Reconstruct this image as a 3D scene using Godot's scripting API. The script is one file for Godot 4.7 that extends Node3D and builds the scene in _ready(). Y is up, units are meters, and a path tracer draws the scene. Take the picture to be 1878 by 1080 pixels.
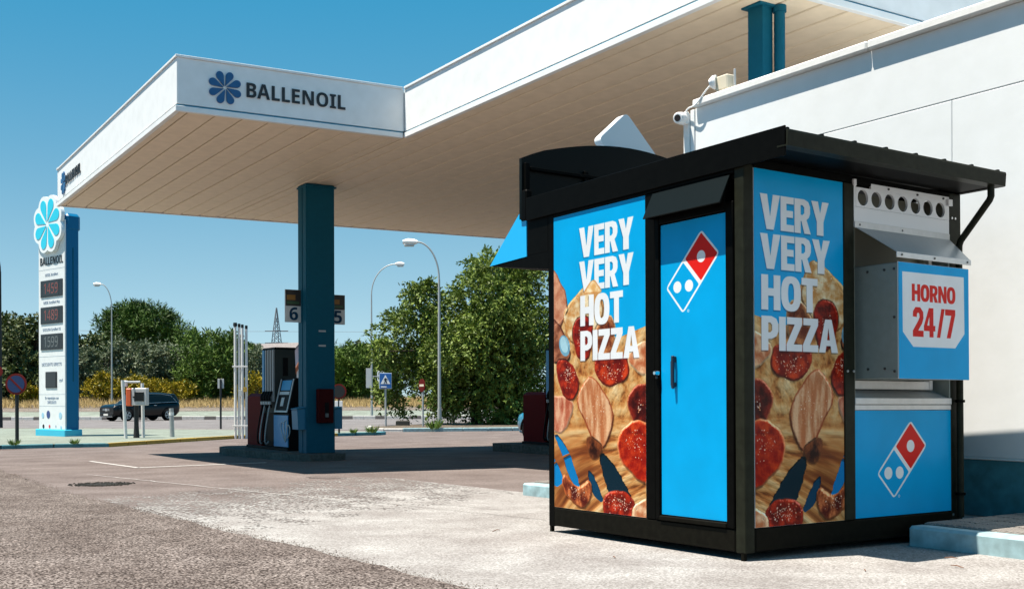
extends Node3D
# A filling station with a black food kiosk in front of it, under a hot midday sun.
# Axes: -z runs along the station away from the viewer, +x to the right.

const CAM := Vector3(-5.067, 1.05, 5.191)
const YAW := 32.4
const FOCAL := 2030.0
var FWD := Vector3(sin(deg_to_rad(YAW)), 0, -cos(deg_to_rad(YAW)))
var RGT := Vector3(cos(deg_to_rad(YAW)), 0, sin(deg_to_rad(YAW)))
var used := {}
var M := {}
var rng := RandomNumberGenerator.new()

# ---------------------------------------------------------------- mesh builder
class MB:
	var v := PackedVector3Array()
	var n := PackedVector3Array()
	var uv := PackedVector2Array()
	var c := PackedColorArray()
	var tint := Color.WHITE
	func tri(a: Vector3, b: Vector3, d: Vector3, nn := Vector3.ZERO, ua := Vector2.ZERO, ub := Vector2.ZERO, ud := Vector2.ZERO) -> void:
		var x := (b - a).cross(d - a)
		if nn == Vector3.ZERO:
			nn = -x.normalized()
		if x.dot(nn) > 0.0:
			var s := b; b = d; d = s
			var t := ub; ub = ud; ud = t
		v.append(a); v.append(b); v.append(d)
		n.append(nn); n.append(nn); n.append(nn)
		uv.append(ua); uv.append(ub); uv.append(ud)
		c.append(tint); c.append(tint); c.append(tint)
	func trin(a: Vector3, b: Vector3, d: Vector3, na: Vector3, nb: Vector3, nd: Vector3) -> void:
		if (b - a).cross(d - a).dot(na + nb + nd) > 0.0:
			var s := b; b = d; d = s
			s = nb; nb = nd; nd = s
		v.append(a); v.append(b); v.append(d)
		n.append(na); n.append(nb); n.append(nd)
		for i in 3:
			uv.append(Vector2.ZERO); c.append(tint)
	func quad(a: Vector3, b: Vector3, d: Vector3, e: Vector3, nn := Vector3.ZERO) -> void:
		if nn == Vector3.ZERO:
			nn = (d - a).cross(e - b).normalized()
		tri(a, b, d, nn, Vector2(0, 0), Vector2(1, 0), Vector2(1, 1))
		tri(a, d, e, nn, Vector2(0, 0), Vector2(1, 1), Vector2(0, 1))
	func quadn(a: Vector3, b: Vector3, d: Vector3, e: Vector3, na: Vector3, nb: Vector3, nd: Vector3, ne: Vector3) -> void:
		trin(a, b, d, na, nb, nd)
		trin(a, d, e, na, nd, ne)
	# box with chamfered edges
	func box(lo: Vector3, hi: Vector3, ch := 0.004, xf := Transform3D()) -> MB:
		var ce := (lo + hi) * 0.5
		var h := (hi - lo) * 0.5
		h = h.abs()
		ch = minf(ch, minf(h.x, minf(h.y, h.z)) * 0.45)
		for ax in 3:
			for s in [-1.0, 1.0]:
				var p := []
				for q in [[-1, -1], [1, -1], [1, 1], [-1, 1]]:
					var w := Vector3.ZERO
					w[ax] = s * h[ax]
					w[(ax + 1) % 3] = q[0] * (h[(ax + 1) % 3] - ch)
					w[(ax + 2) % 3] = q[1] * (h[(ax + 2) % 3] - ch)
					p.append(xf * (ce + w))
				var nn := Vector3.ZERO
				nn[ax] = s
				quad(p[0], p[1], p[2], p[3], (xf.basis * nn).normalized())
		if ch <= 0.0:
			return self
		for ax in 3:
			var b1 := (ax + 1) % 3
			var b2 := (ax + 2) % 3
			for s1 in [-1.0, 1.0]:
				for s2 in [-1.0, 1.0]:
					var p := []
					for t in [-1.0, 1.0]:
						var w := Vector3.ZERO
						w[ax] = t * (h[ax] - ch); w[b1] = s1 * h[b1]; w[b2] = s2 * (h[b2] - ch)
						var w2 := Vector3.ZERO
						w2[ax] = t * (h[ax] - ch); w2[b1] = s1 * (h[b1] - ch); w2[b2] = s2 * h[b2]
						p.append(xf * (ce + w)); p.append(xf * (ce + w2))
					var nn := Vector3.ZERO
					nn[b1] = s1; nn[b2] = s2
					quad(p[0], p[1], p[3], p[2], (xf.basis * nn).normalized())
		for sx in [-1.0, 1.0]:
			for sy in [-1.0, 1.0]:
				for sz in [-1.0, 1.0]:
					var s := Vector3(sx, sy, sz)
					tri(xf * (ce + s * (h - Vector3(0, ch, ch))), xf * (ce + s * (h - Vector3(ch, 0, ch))), xf * (ce + s * (h - Vector3(ch, ch, 0))), (xf.basis * s).normalized())
		return self
	# round tube through points, one radius for each
	func tube(pts: Array, rad, sides := 10, caps := true) -> MB:
		var k := pts.size()
		var rings := []
		var up := Vector3.UP
		for i in k:
			var t: Vector3 = (pts[mini(i + 1, k - 1)] - pts[maxi(i - 1, 0)]).normalized()
			if absf(t.dot(up)) > 0.95:
				up = Vector3.RIGHT if absf(t.x) < 0.9 else Vector3.FORWARD
			var a := t.cross(up).normalized()
			var b := t.cross(a).normalized()
			up = -b if b.dot(up) < 0 else b
			a = t.cross(up).normalized()
			b = up
			var r: float = rad[i] if rad is Array else rad
			var ring := []
			for j in sides:
				var an := TAU * j / sides
				var d := a * cos(an) + b * sin(an)
				ring.append([pts[i] + d * r, d])
			rings.append(ring)
		for i in k - 1:
			for j in sides:
				var j2 := (j + 1) % sides
				quadn(rings[i][j][0], rings[i][j2][0], rings[i + 1][j2][0], rings[i + 1][j][0], rings[i][j][1], rings[i][j2][1], rings[i + 1][j2][1], rings[i + 1][j][1])
		if caps:
			for e in [0, k - 1]:
				var t: Vector3 = (pts[1] - pts[0]).normalized() * -1.0 if e == 0 else (pts[k - 1] - pts[k - 2]).normalized()
				for j in sides:
					tri(pts[e], rings[e][j][0], rings[e][(j + 1) % sides][0], t)
		return self
	# flat outline (with optional holes joined by even strips is not needed) pushed along a depth; frame: o + x*a + y*b, depth along w
	func prism(poly: PackedVector2Array, o: Vector3, a: Vector3, b: Vector3, w: Vector3) -> MB:
		var ids := Geometry2D.triangulate_polygon(poly)
		var wn := w.normalized()
		for i in range(0, ids.size(), 3):
			var p := []
			for j in 3:
				var q := poly[ids[i + j]]
				p.append(o + a * q.x + b * q.y)
			tri(p[0], p[1], p[2], -wn)
			tri(p[0] + w, p[1] + w, p[2] + w, wn)
		var ccw := not Geometry2D.is_polygon_clockwise(poly)
		for i in poly.size():
			var q := poly[i]
			var r := poly[(i + 1) % poly.size()]
			var e := (r - q)
			var on := Vector2(e.y, -e.x).normalized()
			if not ccw:
				on = -on
			var p0 := o + a * q.x + b * q.y
			var p1 := o + a * r.x + b * r.y
			quad(p0, p1, p1 + w, p0 + w, (a * on.x + b * on.y).normalized())
		return self
	func disc(o: Vector3, nn: Vector3, r: float, sides := 24, th := 0.0, sy := 1.0) -> MB:
		var up := Vector3.UP if absf(nn.y) < 0.9 else Vector3.RIGHT
		var a := up.cross(nn).normalized()
		var b := nn.cross(a).normalized()
		var p := PackedVector2Array()
		for i in sides:
			p.append(Vector2(cos(TAU * i / sides) * r, sin(TAU * i / sides) * r * sy))
		if th > 0.0:
			prism(p, o, a, b, nn * th)
		else:
			for i in sides:
				tri(o, o + a * p[i].x + b * p[i].y, o + a * p[(i + 1) % sides].x + b * p[(i + 1) % sides].y, nn)
		return self
	func mesh() -> ArrayMesh:
		var arr := []
		arr.resize(Mesh.ARRAY_MAX)
		arr[Mesh.ARRAY_VERTEX] = v
		arr[Mesh.ARRAY_NORMAL] = n
		arr[Mesh.ARRAY_TEX_UV] = uv
		arr[Mesh.ARRAY_COLOR] = c
		var m := ArrayMesh.new()
		m.add_surface_from_arrays(Mesh.PRIMITIVE_TRIANGLES, arr)
		return m

# ---------------------------------------------------------------- flat print painter
class Print:
	var w := 0
	var h := 0
	var d := PackedByteArray()
	func _init(ww: int, hh: int, col: Color) -> void:
		w = ww; h = hh
		d.resize(w * h * 3)
		var r := int(col.r * 255); var g := int(col.g * 255); var b := int(col.b * 255)
		for i in w * h:
			d[i * 3] = r; d[i * 3 + 1] = g; d[i * 3 + 2] = b
	func put(x: int, y: int, col: Color, a: float) -> void:
		var i := (y * w + x) * 3
		d[i] = int(lerpf(d[i], col.r * 255, a))
		d[i + 1] = int(lerpf(d[i + 1], col.g * 255, a))
		d[i + 2] = int(lerpf(d[i + 2], col.b * 255, a))
	# even-odd fill of contours given in 0..1 of the sheet
	func fill(contours: Array, col: Color, opacity := 1.0) -> void:
		var y0 := 1e9; var y1 := -1e9
		for k in contours:
			for p in k:
				y0 = minf(y0, p.y * h); y1 = maxf(y1, p.y * h)
		var row := PackedFloat32Array()
		row.resize(w)
		for y in range(maxi(0, int(floor(y0))), mini(h - 1, int(ceil(y1))) + 1):
			row.fill(0.0)
			var lo := w; var hi := -1
			for s in 4:
				var yy := y + (s + 0.5) / 4.0
				var xs := []
				for k in contours:
					var m: int = k.size()
					for i in m:
						var p: Vector2 = k[i]
						var q: Vector2 = k[(i + 1) % m]
						var py := p.y * h; var qy := q.y * h
						if (py <= yy) != (qy <= yy):
							xs.append((p.x + (q.x - p.x) * (yy - py) / (qy - py)) * w)
				xs.sort()
				for i in range(0, xs.size() - 1, 2):
					var a := clampf(xs[i], 0, w); var b := clampf(xs[i + 1], 0, w)
					if b <= a:
						continue
					for x in range(int(a), mini(w - 1, int(b)) + 1):
						row[x] += maxf(0.0, minf(b, x + 1.0) - maxf(a, x)) * 0.25
					lo = mini(lo, int(a)); hi = maxi(hi, mini(w - 1, int(b)))
			for x in range(lo, hi + 1):
				if row[x] > 0.0:
					put(x, y, col, minf(1.0, row[x]) * opacity)
	func ellipse(cx: float, cy: float, rx: float, ry: float, col: Color, turn := 0.0) -> void:
		var k := PackedVector2Array()
		for i in 28:
			var p := Vector2(cos(TAU * i / 28) * rx, sin(TAU * i / 28) * ry)
			p = p.rotated(turn)
			k.append(Vector2(cx + p.x, cy + p.y * w / h))
		fill([k], col)
	func texture() -> ImageTexture:
		var im := Image.create_from_data(w, h, false, Image.FORMAT_RGB8, d)
		return ImageTexture.create_from_image(im)

# ---------------------------------------------------------------- naming and nodes
func numbered(called: String) -> String:
	used[called] = used.get(called, 0) + 1
	return called if used[called] == 1 else "%s_%03d" % [called, used[called] - 1]

func thing(called: String, label: String, category: String, at := Vector3.ZERO, turn := 0.0, group := "") -> Node3D:
	var o := Node3D.new()
	o.name = numbered(called)
	add_child(o)
	o.position = at
	o.rotation.y = turn
	o.set_meta("label", label)
	o.set_meta("category", category)
	if group:
		o.set_meta("group", group)
	return o

func obj(called: String, mb, m: Material, parent: Node = self, smooth := false) -> MeshInstance3D:
	var o := MeshInstance3D.new()
	o.name = numbered(called) if parent == self else called
	o.mesh = mb.mesh() if mb is MB else mb
	o.material_override = m
	parent.add_child(o, true)
	return o

func tag(o: Node, label: String, category: String, group := "") -> Node:
	o.set_meta("label", label)
	o.set_meta("category", category)
	if group:
		o.set_meta("group", group)
	return o

func struct(called: String, mb, m: Material) -> MeshInstance3D:
	var o := obj(called, mb, m)
	o.set_meta("kind", "structure")
	return o

func copy(o: Node3D, label: String) -> Node3D:
	var base := String(o.name).rstrip("0123456789").rstrip("_")
	var r: Node3D = o.duplicate()
	r.name = numbered(base)
	add_child(r)
	r.set_meta("label", label)
	return r

func text(parent: Node, called: String, words: String, size: float, m: Material, xf: Transform3D, stretch := 1.0, bold := true, depth := 0.012) -> MeshInstance3D:
	# size is the height of a capital; xf places the baseline middle, x right, y up
	var t := TextMesh.new()
	var f := SystemFont.new()
	f.font_names = PackedStringArray(["Droid Sans"])
	f.font_weight = 700 if bold else 400
	t.font = f
	t.text = words
	t.font_size = 64
	t.pixel_size = size / (64.0 * 0.714)
	t.depth = depth
	t.horizontal_alignment = HORIZONTAL_ALIGNMENT_CENTER
	t.vertical_alignment = VERTICAL_ALIGNMENT_CENTER
	var o := MeshInstance3D.new()
	o.name = called
	o.mesh = t
	o.material_override = m
	parent.add_child(o, true)
	o.transform = xf * Transform3D(Basis.from_scale(Vector3(stretch, 1, 1)), Vector3.ZERO)
	return o

# ---------------------------------------------------------------- ground level
const SLOPE := [[5.0, 0.0], [9.0, -0.013], [22.0, -0.013], [26.0, -0.0033], [78.0, -0.0033], [84.0, 0.07], [98.0, 0.07], [106.0, 0.0]]
func level_d(d: float) -> float:
	var y := 0.0
	for i in SLOPE.size() - 1:
		var a: float = SLOPE[i][0]
		if d <= a:
			break
		var b: float = SLOPE[i + 1][0]
		var e := minf(d, b) - a
		y += SLOPE[i][1] * e + 0.5 * (SLOPE[i + 1][1] - SLOPE[i][1]) / (b - a) * e * e
	return y
func level(x: float, z: float) -> float:
	return level_d((Vector3(x, 0, z) - CAM).dot(FWD))
func on_ground(x: float, z: float, up := 0.0) -> Vector3:
	return Vector3(x, level(x, z) + up, z)
# a place in front of the forecourt: r metres across the road, d metres towards it
func place(r: float, d: float, up := 0.0) -> Vector3:
	var p := CAM + RGT * r + FWD * d
	return Vector3(p.x, level_d(d) + up, p.z)

# a sheet that follows the ground inside an outline (x, z)
func sheet(outline: PackedVector2Array, off: float, cell := 1.0) -> MB:
	var mb := MB.new()
	var lo := outline[0]
	var hi := outline[0]
	for p in outline:
		lo = lo.min(p); hi = hi.max(p)
	var nx := int(ceil((hi.x - lo.x) / cell))
	var nz := int(ceil((hi.y - lo.y) / cell))
	for i in nx:
		for j in nz:
			var a := lo + Vector2(i, j) * cell
			var sq := PackedVector2Array([a, a + Vector2(cell, 0), a + Vector2(cell, cell), a + Vector2(0, cell)])
			for piece in Geometry2D.intersect_polygons(outline, sq):
				var ids := Geometry2D.triangulate_polygon(piece)
				for k in range(0, ids.size(), 3):
					var q := []
					for m in 3:
						var p: Vector2 = piece[ids[k + m]]
						q.append(on_ground(p.x, p.y, off))
					mb.tri(q[0], q[1], q[2], Vector3.UP)
	return mb
func rd_outline(rd: Array) -> PackedVector2Array:
	var o := PackedVector2Array()
	for q in rd:
		var p: Vector3 = CAM + RGT * q[0] + FWD * q[1]
		o.append(Vector2(p.x, p.z))
	return o

# ---------------------------------------------------------------- materials
func lin(r: float, g: float, b: float) -> Color:
	return Color(r, g, b).linear_to_srgb()
func mat(r: float, g: float, b: float, rough := 0.6, metal := 0.0, spec := 0.5) -> StandardMaterial3D:
	var m := StandardMaterial3D.new()
	m.albedo_color = lin(r, g, b)
	m.roughness = rough
	m.metallic = metal
	m.metallic_specular = spec
	return m
func noise_tex(sd: int, freq: float, lo: Color, hi: Color, size := 512, kind := FastNoiseLite.TYPE_SIMPLEX_SMOOTH, oct := 4, cells := false) -> NoiseTexture2D:
	var f := FastNoiseLite.new()
	f.seed = sd
	f.noise_type = kind
	f.frequency = freq
	f.fractal_octaves = oct
	if cells:
		f.cellular_return_type = FastNoiseLite.RETURN_CELL_VALUE
		f.fractal_type = FastNoiseLite.FRACTAL_NONE
	var t := NoiseTexture2D.new()
	t.width = size
	t.height = size
	t.seamless = true
	t.noise = f
	var g := Gradient.new()
	g.set_color(0, lo)
	g.set_color(1, hi)
	t.color_ramp = g
	return t
func grained(m: StandardMaterial3D, fine: Texture2D, fine_m: float, coarse: Texture2D = null, coarse_m := 7.0) -> StandardMaterial3D:
	m.albedo_texture = fine
	m.uv1_triplanar = true
	m.uv1_world_triplanar = true
	m.uv1_scale = Vector3.ONE / fine_m
	if coarse:
		m.detail_enabled = true
		m.detail_blend_mode = BaseMaterial3D.BLEND_MODE_MUL
		m.detail_albedo = coarse
		m.detail_uv_layer = BaseMaterial3D.DETAIL_UV_2
		m.uv2_triplanar = true
		m.uv2_world_triplanar = true
		m.uv2_scale = Vector3.ONE / coarse_m
	return m
func relief(m: StandardMaterial3D, t: Texture2D, cm: float) -> StandardMaterial3D:
	m.heightmap_enabled = true
	m.heightmap_texture = t
	m.heightmap_scale = cm
	return m

func make_materials() -> void:
	var speck := noise_tex(11, 0.13, Color(0.26, 0.24, 0.23), Color(1, 1, 1), 1024, FastNoiseLite.TYPE_CELLULAR, 1, true)
	var grain := noise_tex(12, 0.10, Color(0.74, 0.73, 0.72), Color(1, 1, 1), 1024, FastNoiseLite.TYPE_CELLULAR, 1, true)
	var patches := noise_tex(13, 0.011, Color(0.80, 0.78, 0.775), Color(1, 1, 1), 512, FastNoiseLite.TYPE_SIMPLEX_SMOOTH, 5)
	var stains := noise_tex(14, 0.02, Color(0.74, 0.72, 0.71), Color(1, 1, 1), 512, FastNoiseLite.TYPE_PERLIN, 5)
	var grime := noise_tex(15, 0.012, Color(0.945, 0.945, 0.94), Color(1, 1, 1), 512, FastNoiseLite.TYPE_SIMPLEX_SMOOTH, 5)
	var bump := noise_tex(16, 0.10, Color.BLACK, Color.WHITE, 1024, FastNoiseLite.TYPE_CELLULAR, 2)
	var wavy := noise_tex(17, 0.05, Color.BLACK, Color.WHITE, 512, FastNoiseLite.TYPE_SIMPLEX_SMOOTH, 4)
	M.film = grime
	M.tarmac = grained(mat(0.232, 0.196, 0.186, 0.95, 0, 0.25), grain, 1.3, patches, 9.0)
	relief(M.tarmac, bump, 0.05)
	M.asphalt = grained(mat(0.40, 0.345, 0.32, 0.95, 0, 0.2), speck, 1.5, stains, 7.0)
	relief(M.asphalt, bump, 0.7)
	M.concrete = grained(mat(0.425, 0.415, 0.405, 0.95, 0, 0.25), grain, 1.1, patches, 5.0)
	relief(M.concrete, bump, 0.05)
	M.road = grained(mat(0.235, 0.22, 0.222, 0.9), grain, 2.0, patches, 12.0)
	M.earth = grained(mat(0.30, 0.24, 0.17, 0.95), speck, 2.0, stains, 9.0)
	M.green_pave = grained(mat(0.285, 0.335, 0.28, 0.85), grain, 1.5, patches, 8.0)
	M.sand = grained(mat(0.43, 0.37, 0.31, 0.95), speck, 2.0, patches, 8.0)
	M.oil = grained(mat(0.198, 0.168, 0.160, 0.85, 0, 0.3), grain, 0.7, patches, 2.0)
	M.pothole = grained(mat(0.07, 0.065, 0.05, 0.95), speck, 0.4)
	relief(M.pothole, bump, 2.0)
	M.white_paint = grained(mat(0.62, 0.61, 0.59, 0.7), stains, 0.8)
	M.stone_white = grained(mat(0.80, 0.79, 0.76, 0.8), stains, 1.0)
	M.stone_grey = grained(mat(0.22, 0.20, 0.19, 0.85), stains, 1.0)
	M.yellow = grained(mat(0.55, 0.36, 0.05, 0.7), stains, 0.7)
	M.teal_kerb = grained(mat(0.06, 0.27, 0.33, 0.7), stains, 0.7)
	M.light_teal = grained(mat(0.39, 0.59, 0.64, 0.75), grime, 0.6, stains, 1.4)
	M.island = grained(mat(0.15, 0.165, 0.155, 0.9, 0, 0.2), stains, 0.8, patches, 3.0)
	M.fascia = grained(mat(0.80, 0.815, 0.82, 0.45), grime, 2.5)
	M.soffit = grained(mat(0.86, 0.72, 0.54, 0.6), grime, 2.0)
	M.stripe = mat(0.03, 0.20, 0.30, 0.4)
	var clean := noise_tex(18, 0.02, Color(0.972, 0.972, 0.968), Color(1, 1, 1), 512, FastNoiseLite.TYPE_PERLIN, 5)
	M.wall = grained(mat(0.69, 0.705, 0.71, 0.85), clean, 2.2)
	relief(M.wall, wavy, 0.03)
	M.wall_base = grained(mat(0.06, 0.27, 0.32, 0.7), stains, 1.2)
	M.coping = grained(mat(0.74, 0.73, 0.71, 0.8), grime, 0.5)
	M.roof_felt = grained(mat(0.16, 0.15, 0.14, 0.9), grain, 1.0)
	M.pillar = grained(mat(0.007, 0.098, 0.155, 0.5, 0, 0.2), grime, 0.8)
	M.pillar_light = M.pillar
	M.black = grained(mat(0.003, 0.003, 0.0025, 0.5, 0, 0.14), stains, 0.7)
	M.gutter = grained(mat(0.020, 0.022, 0.014, 0.45, 0, 0.2), stains, 0.7)
	M.rail = grained(mat(0.008, 0.0075, 0.005, 0.55, 0, 0.15), stains, 0.5)
	M.dark_sheet = grained(mat(0.0055, 0.0075, 0.007, 0.42, 0, 0.2), grime, 0.5)
	M.blue = mat(0.008, 0.37, 0.74, 0.3)
	M.white_sheet = mat(0.68, 0.68, 0.69, 0.4)
	M.white_sign = mat(0.78, 0.79, 0.80, 0.35)
	M.steel = grained(mat(0.42, 0.435, 0.44, 0.36, 0.35), grime, 0.35)
	M.steel_dull = grained(mat(0.20, 0.235, 0.225, 0.5, 0.1), grime, 0.5)
	M.steel_white = grained(mat(0.60, 0.59, 0.58, 0.4, 0.1), grime, 0.5)
	M.recess = mat(0.24, 0.24, 0.19, 0.6)
	M.bolt = mat(0.06, 0.06, 0.06, 0.4, 0.6)
	M.bolt_light = mat(0.6, 0.6, 0.6, 0.35, 0.7)
	M.handle = mat(0.012, 0.015, 0.03, 0.35)
	M.chrome = mat(0.75, 0.75, 0.76, 0.15, 1.0)
	M.plastic_white = mat(0.76, 0.76, 0.75, 0.4)
	M.plastic_cream = mat(0.58, 0.52, 0.40, 0.5)
	M.lens = mat(0.01, 0.01, 0.012, 0.1)
	M.letter_black = mat(0.012, 0.013, 0.016, 0.5)
	M.petal_dark = mat(0.008, 0.088, 0.23, 0.4)
	M.petal_bright = mat(0.02, 0.52, 0.70, 0.35)
	M.petal_white = mat(0.72, 0.76, 0.78, 0.4)
	M.totem_white = grained(mat(0.72, 0.745, 0.76, 0.4), grime, 1.5)
	M.totem_blue = mat(0.004, 0.125, 0.27, 0.4, 0, 0.3)
	M.totem_base = mat(0.03, 0.42, 0.60, 0.45)
	M.seam = mat(0.36, 0.42, 0.48, 0.6)
	M.print_grey = mat(0.24, 0.30, 0.40, 0.6)
	M.print_blue = mat(0.10, 0.40, 0.62, 0.5)
	M.emblem_pale = mat(0.30, 0.52, 0.66, 0.5)
	M.print_navy = mat(0.03, 0.06, 0.20, 0.5)
	M.print_red = mat(0.55, 0.05, 0.06, 0.5)
	M.screen_frame = mat(0.012, 0.012, 0.014, 0.35)
	M.screen = mat(0.030, 0.036, 0.040, 0.3, 0, 0.3)
	M.digit = mat(0.20, 0.06, 0.055, 0.5)
	M.digit_grey = mat(0.12, 0.135, 0.14, 0.5)
	M.galv = grained(mat(0.42, 0.43, 0.43, 0.5, 0.35), grime, 0.6)
	M.post_dark = mat(0.025, 0.028, 0.03, 0.6, 0, 0.3)
	M.white_pipe = grained(mat(0.72, 0.70, 0.69, 0.45), grime, 0.6)
	M.cap_black = mat(0.015, 0.015, 0.015, 0.6)
	M.sign_red = mat(0.14, 0.012, 0.010, 0.5, 0, 0.3)
	M.sign_red_dull = mat(0.10, 0.010, 0.008, 0.6, 0, 0.2)
	M.sign_blue = mat(0.008, 0.03, 0.11, 0.4)
	M.sign_cross_blue = mat(0.012, 0.11, 0.36, 0.4)
	M.sign_back = mat(0.46, 0.47, 0.47, 0.5)
	M.orange = mat(0.62, 0.10, 0.025, 0.5)
	M.unit_grey = mat(0.50, 0.48, 0.48, 0.5)
	M.glass_dark = mat(0.006, 0.008, 0.008, 0.12, 0, 0.4)
	M.pump_red = grained(mat(0.11, 0.004, 0.005, 0.6, 0, 0.15), grime, 0.6)
	M.pump_dark = mat(0.006, 0.006, 0.007, 0.55, 0, 0.2)
	M.pump_grey = mat(0.035, 0.045, 0.042, 0.55, 0, 0.25)
	M.pump_blue = mat(0.02, 0.24, 0.48, 0.4)
	M.pump_light = mat(0.45, 0.48, 0.48, 0.4)
	M.hose = mat(0.006, 0.006, 0.006, 0.6, 0, 0.25)
	M.hose_light = mat(0.30, 0.32, 0.32, 0.45)
	M.price_dark = mat(0.03, 0.025, 0.02, 0.5)
	M.price_orange = mat(0.30, 0.14, 0.02, 0.5)
	M.price_green = mat(0.04, 0.10, 0.04, 0.5)
	M.number_white = mat(0.62, 0.64, 0.63, 0.5)
	M.number_blue = mat(0.005, 0.045, 0.10, 0.5, 0, 0.25)
	M.bin_blue = mat(0.015, 0.17, 0.29, 0.45)
	M.extinguisher_red = mat(0.045, 0.003, 0.004, 0.6, 0, 0.2)
	M.car_black = mat(0.003, 0.0035, 0.005, 0.3, 0, 0.3)
	M.car_black.clearcoat_enabled = true
	M.car_black.clearcoat = 0.35
	M.car_black.clearcoat_roughness = 0.05
	M.car_blue = mat(0.02, 0.16, 0.26, 0.3)
	M.car_blue.clearcoat_enabled = true
	M.car_blue.clearcoat = 0.8
	M.car_blue.clearcoat_roughness = 0.06
	M.tyre = mat(0.008, 0.008, 0.008, 0.9, 0, 0.2)
	M.headlight = mat(0.62, 0.64, 0.66, 0.12)
	M.tail = mat(0.35, 0.02, 0.02, 0.2)
	M.plate = mat(0.62, 0.62, 0.58, 0.5)
	M.bark = grained(mat(0.075, 0.055, 0.04, 0.95), stains, 0.6)
	M.house_wall = mat(0.50, 0.47, 0.50, 0.85)
	M.house_white = mat(0.62, 0.62, 0.60, 0.85)
	M.roof_grey = grained(mat(0.26, 0.235, 0.235, 0.85), stains, 2.0)
	M.roof_red = grained(mat(0.40, 0.16, 0.09, 0.85), stains, 2.0)
	M.lattice = mat(0.16, 0.18, 0.20, 0.6)
	M.paving = grained(mat(0.36, 0.335, 0.31, 0.9), grain, 0.5, patches, 2.0)
	M.pebble = grained(mat(0.46, 0.35, 0.28, 0.95), speck, 0.3)
	M.rust = mat(0.17, 0.085, 0.05, 0.9)
	M.planter = mat(0.035, 0.035, 0.028, 0.8)
	for k in [["leaf", 0.55], ["needle", 0.6], ["straw", 0.7]]:
		var m := mat(1, 1, 1, k[1], 0.0, 0.35)
		m.vertex_color_use_as_albedo = true
		m.backlight_enabled = k[0] != "needle"
		m.backlight = lin(0.10, 0.13, 0.02)
		M[k[0]] = m

# ---------------------------------------------------------------- scene
func _ready() -> void:
	rng.seed = 20240717
	setup_camera()
	setup_light()
	make_materials()
	ground()
	canopy()
	station_building()
	forecourt_islands()
	roadside()
	totem_sign()
	kiosk()
	street_furniture()
	vehicles()
	far_buildings()
	plants()
	small_stuff()

func setup_camera() -> void:
	var cam := Camera3D.new()
	cam.name = "camera"
	cam.projection = Camera3D.PROJECTION_FRUSTUM
	cam.near = 0.1
	cam.far = 6000.0
	cam.size = 0.1 * 1080.0 / FOCAL
	cam.frustum_offset = Vector2(0.0, 0.1 * 190.0 / FOCAL)
	add_child(cam)
	var roll := atan(-0.003)
	var r := RGT * cos(roll) + Vector3.UP * sin(roll)
	var u := -RGT * sin(roll) + Vector3.UP * cos(roll)
	cam.transform = Transform3D(Basis(r, u, -FWD), CAM)
	cam.current = true

func setup_light() -> void:
	var env := Environment.new()
	env.background_mode = Environment.BG_SKY
	var sm := ProceduralSkyMaterial.new()
	sm.sky_top_color = Color(0.0, 0.40, 0.545)
	sm.sky_horizon_color = Color(0.575, 0.662, 0.682)
	sm.sky_curve = 0.10
	sm.ground_bottom_color = Color(0.30, 0.28, 0.27)
	sm.ground_horizon_color = Color(0.48, 0.55, 0.55)
	sm.sun_angle_max = 20.0
	sm.sun_curve = 0.05
	var sky := Sky.new()
	sky.sky_material = sm
	env.sky = sky
	env.tonemap_mode = Environment.TONE_MAPPER_LINEAR
	env.tonemap_exposure = 2.2
	env.sdfgi_enabled = true
	env.ssao_enabled = true
	env.ssil_enabled = true
	var we := WorldEnvironment.new()
	we.name = "world_environment"
	we.environment = env
	add_child(we)
	var sun := DirectionalLight3D.new()
	sun.name = "sun"
	sun.light_energy = 1.6
	sun.light_color = Color(1.0, 0.965, 0.91)
	sun.light_angular_distance = 0.5
	sun.shadow_enabled = true
	add_child(sun)
	sun.look_at_from_position(Vector3.ZERO, Vector3(1.0, -3.0, 0.27), Vector3.FORWARD)

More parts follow.
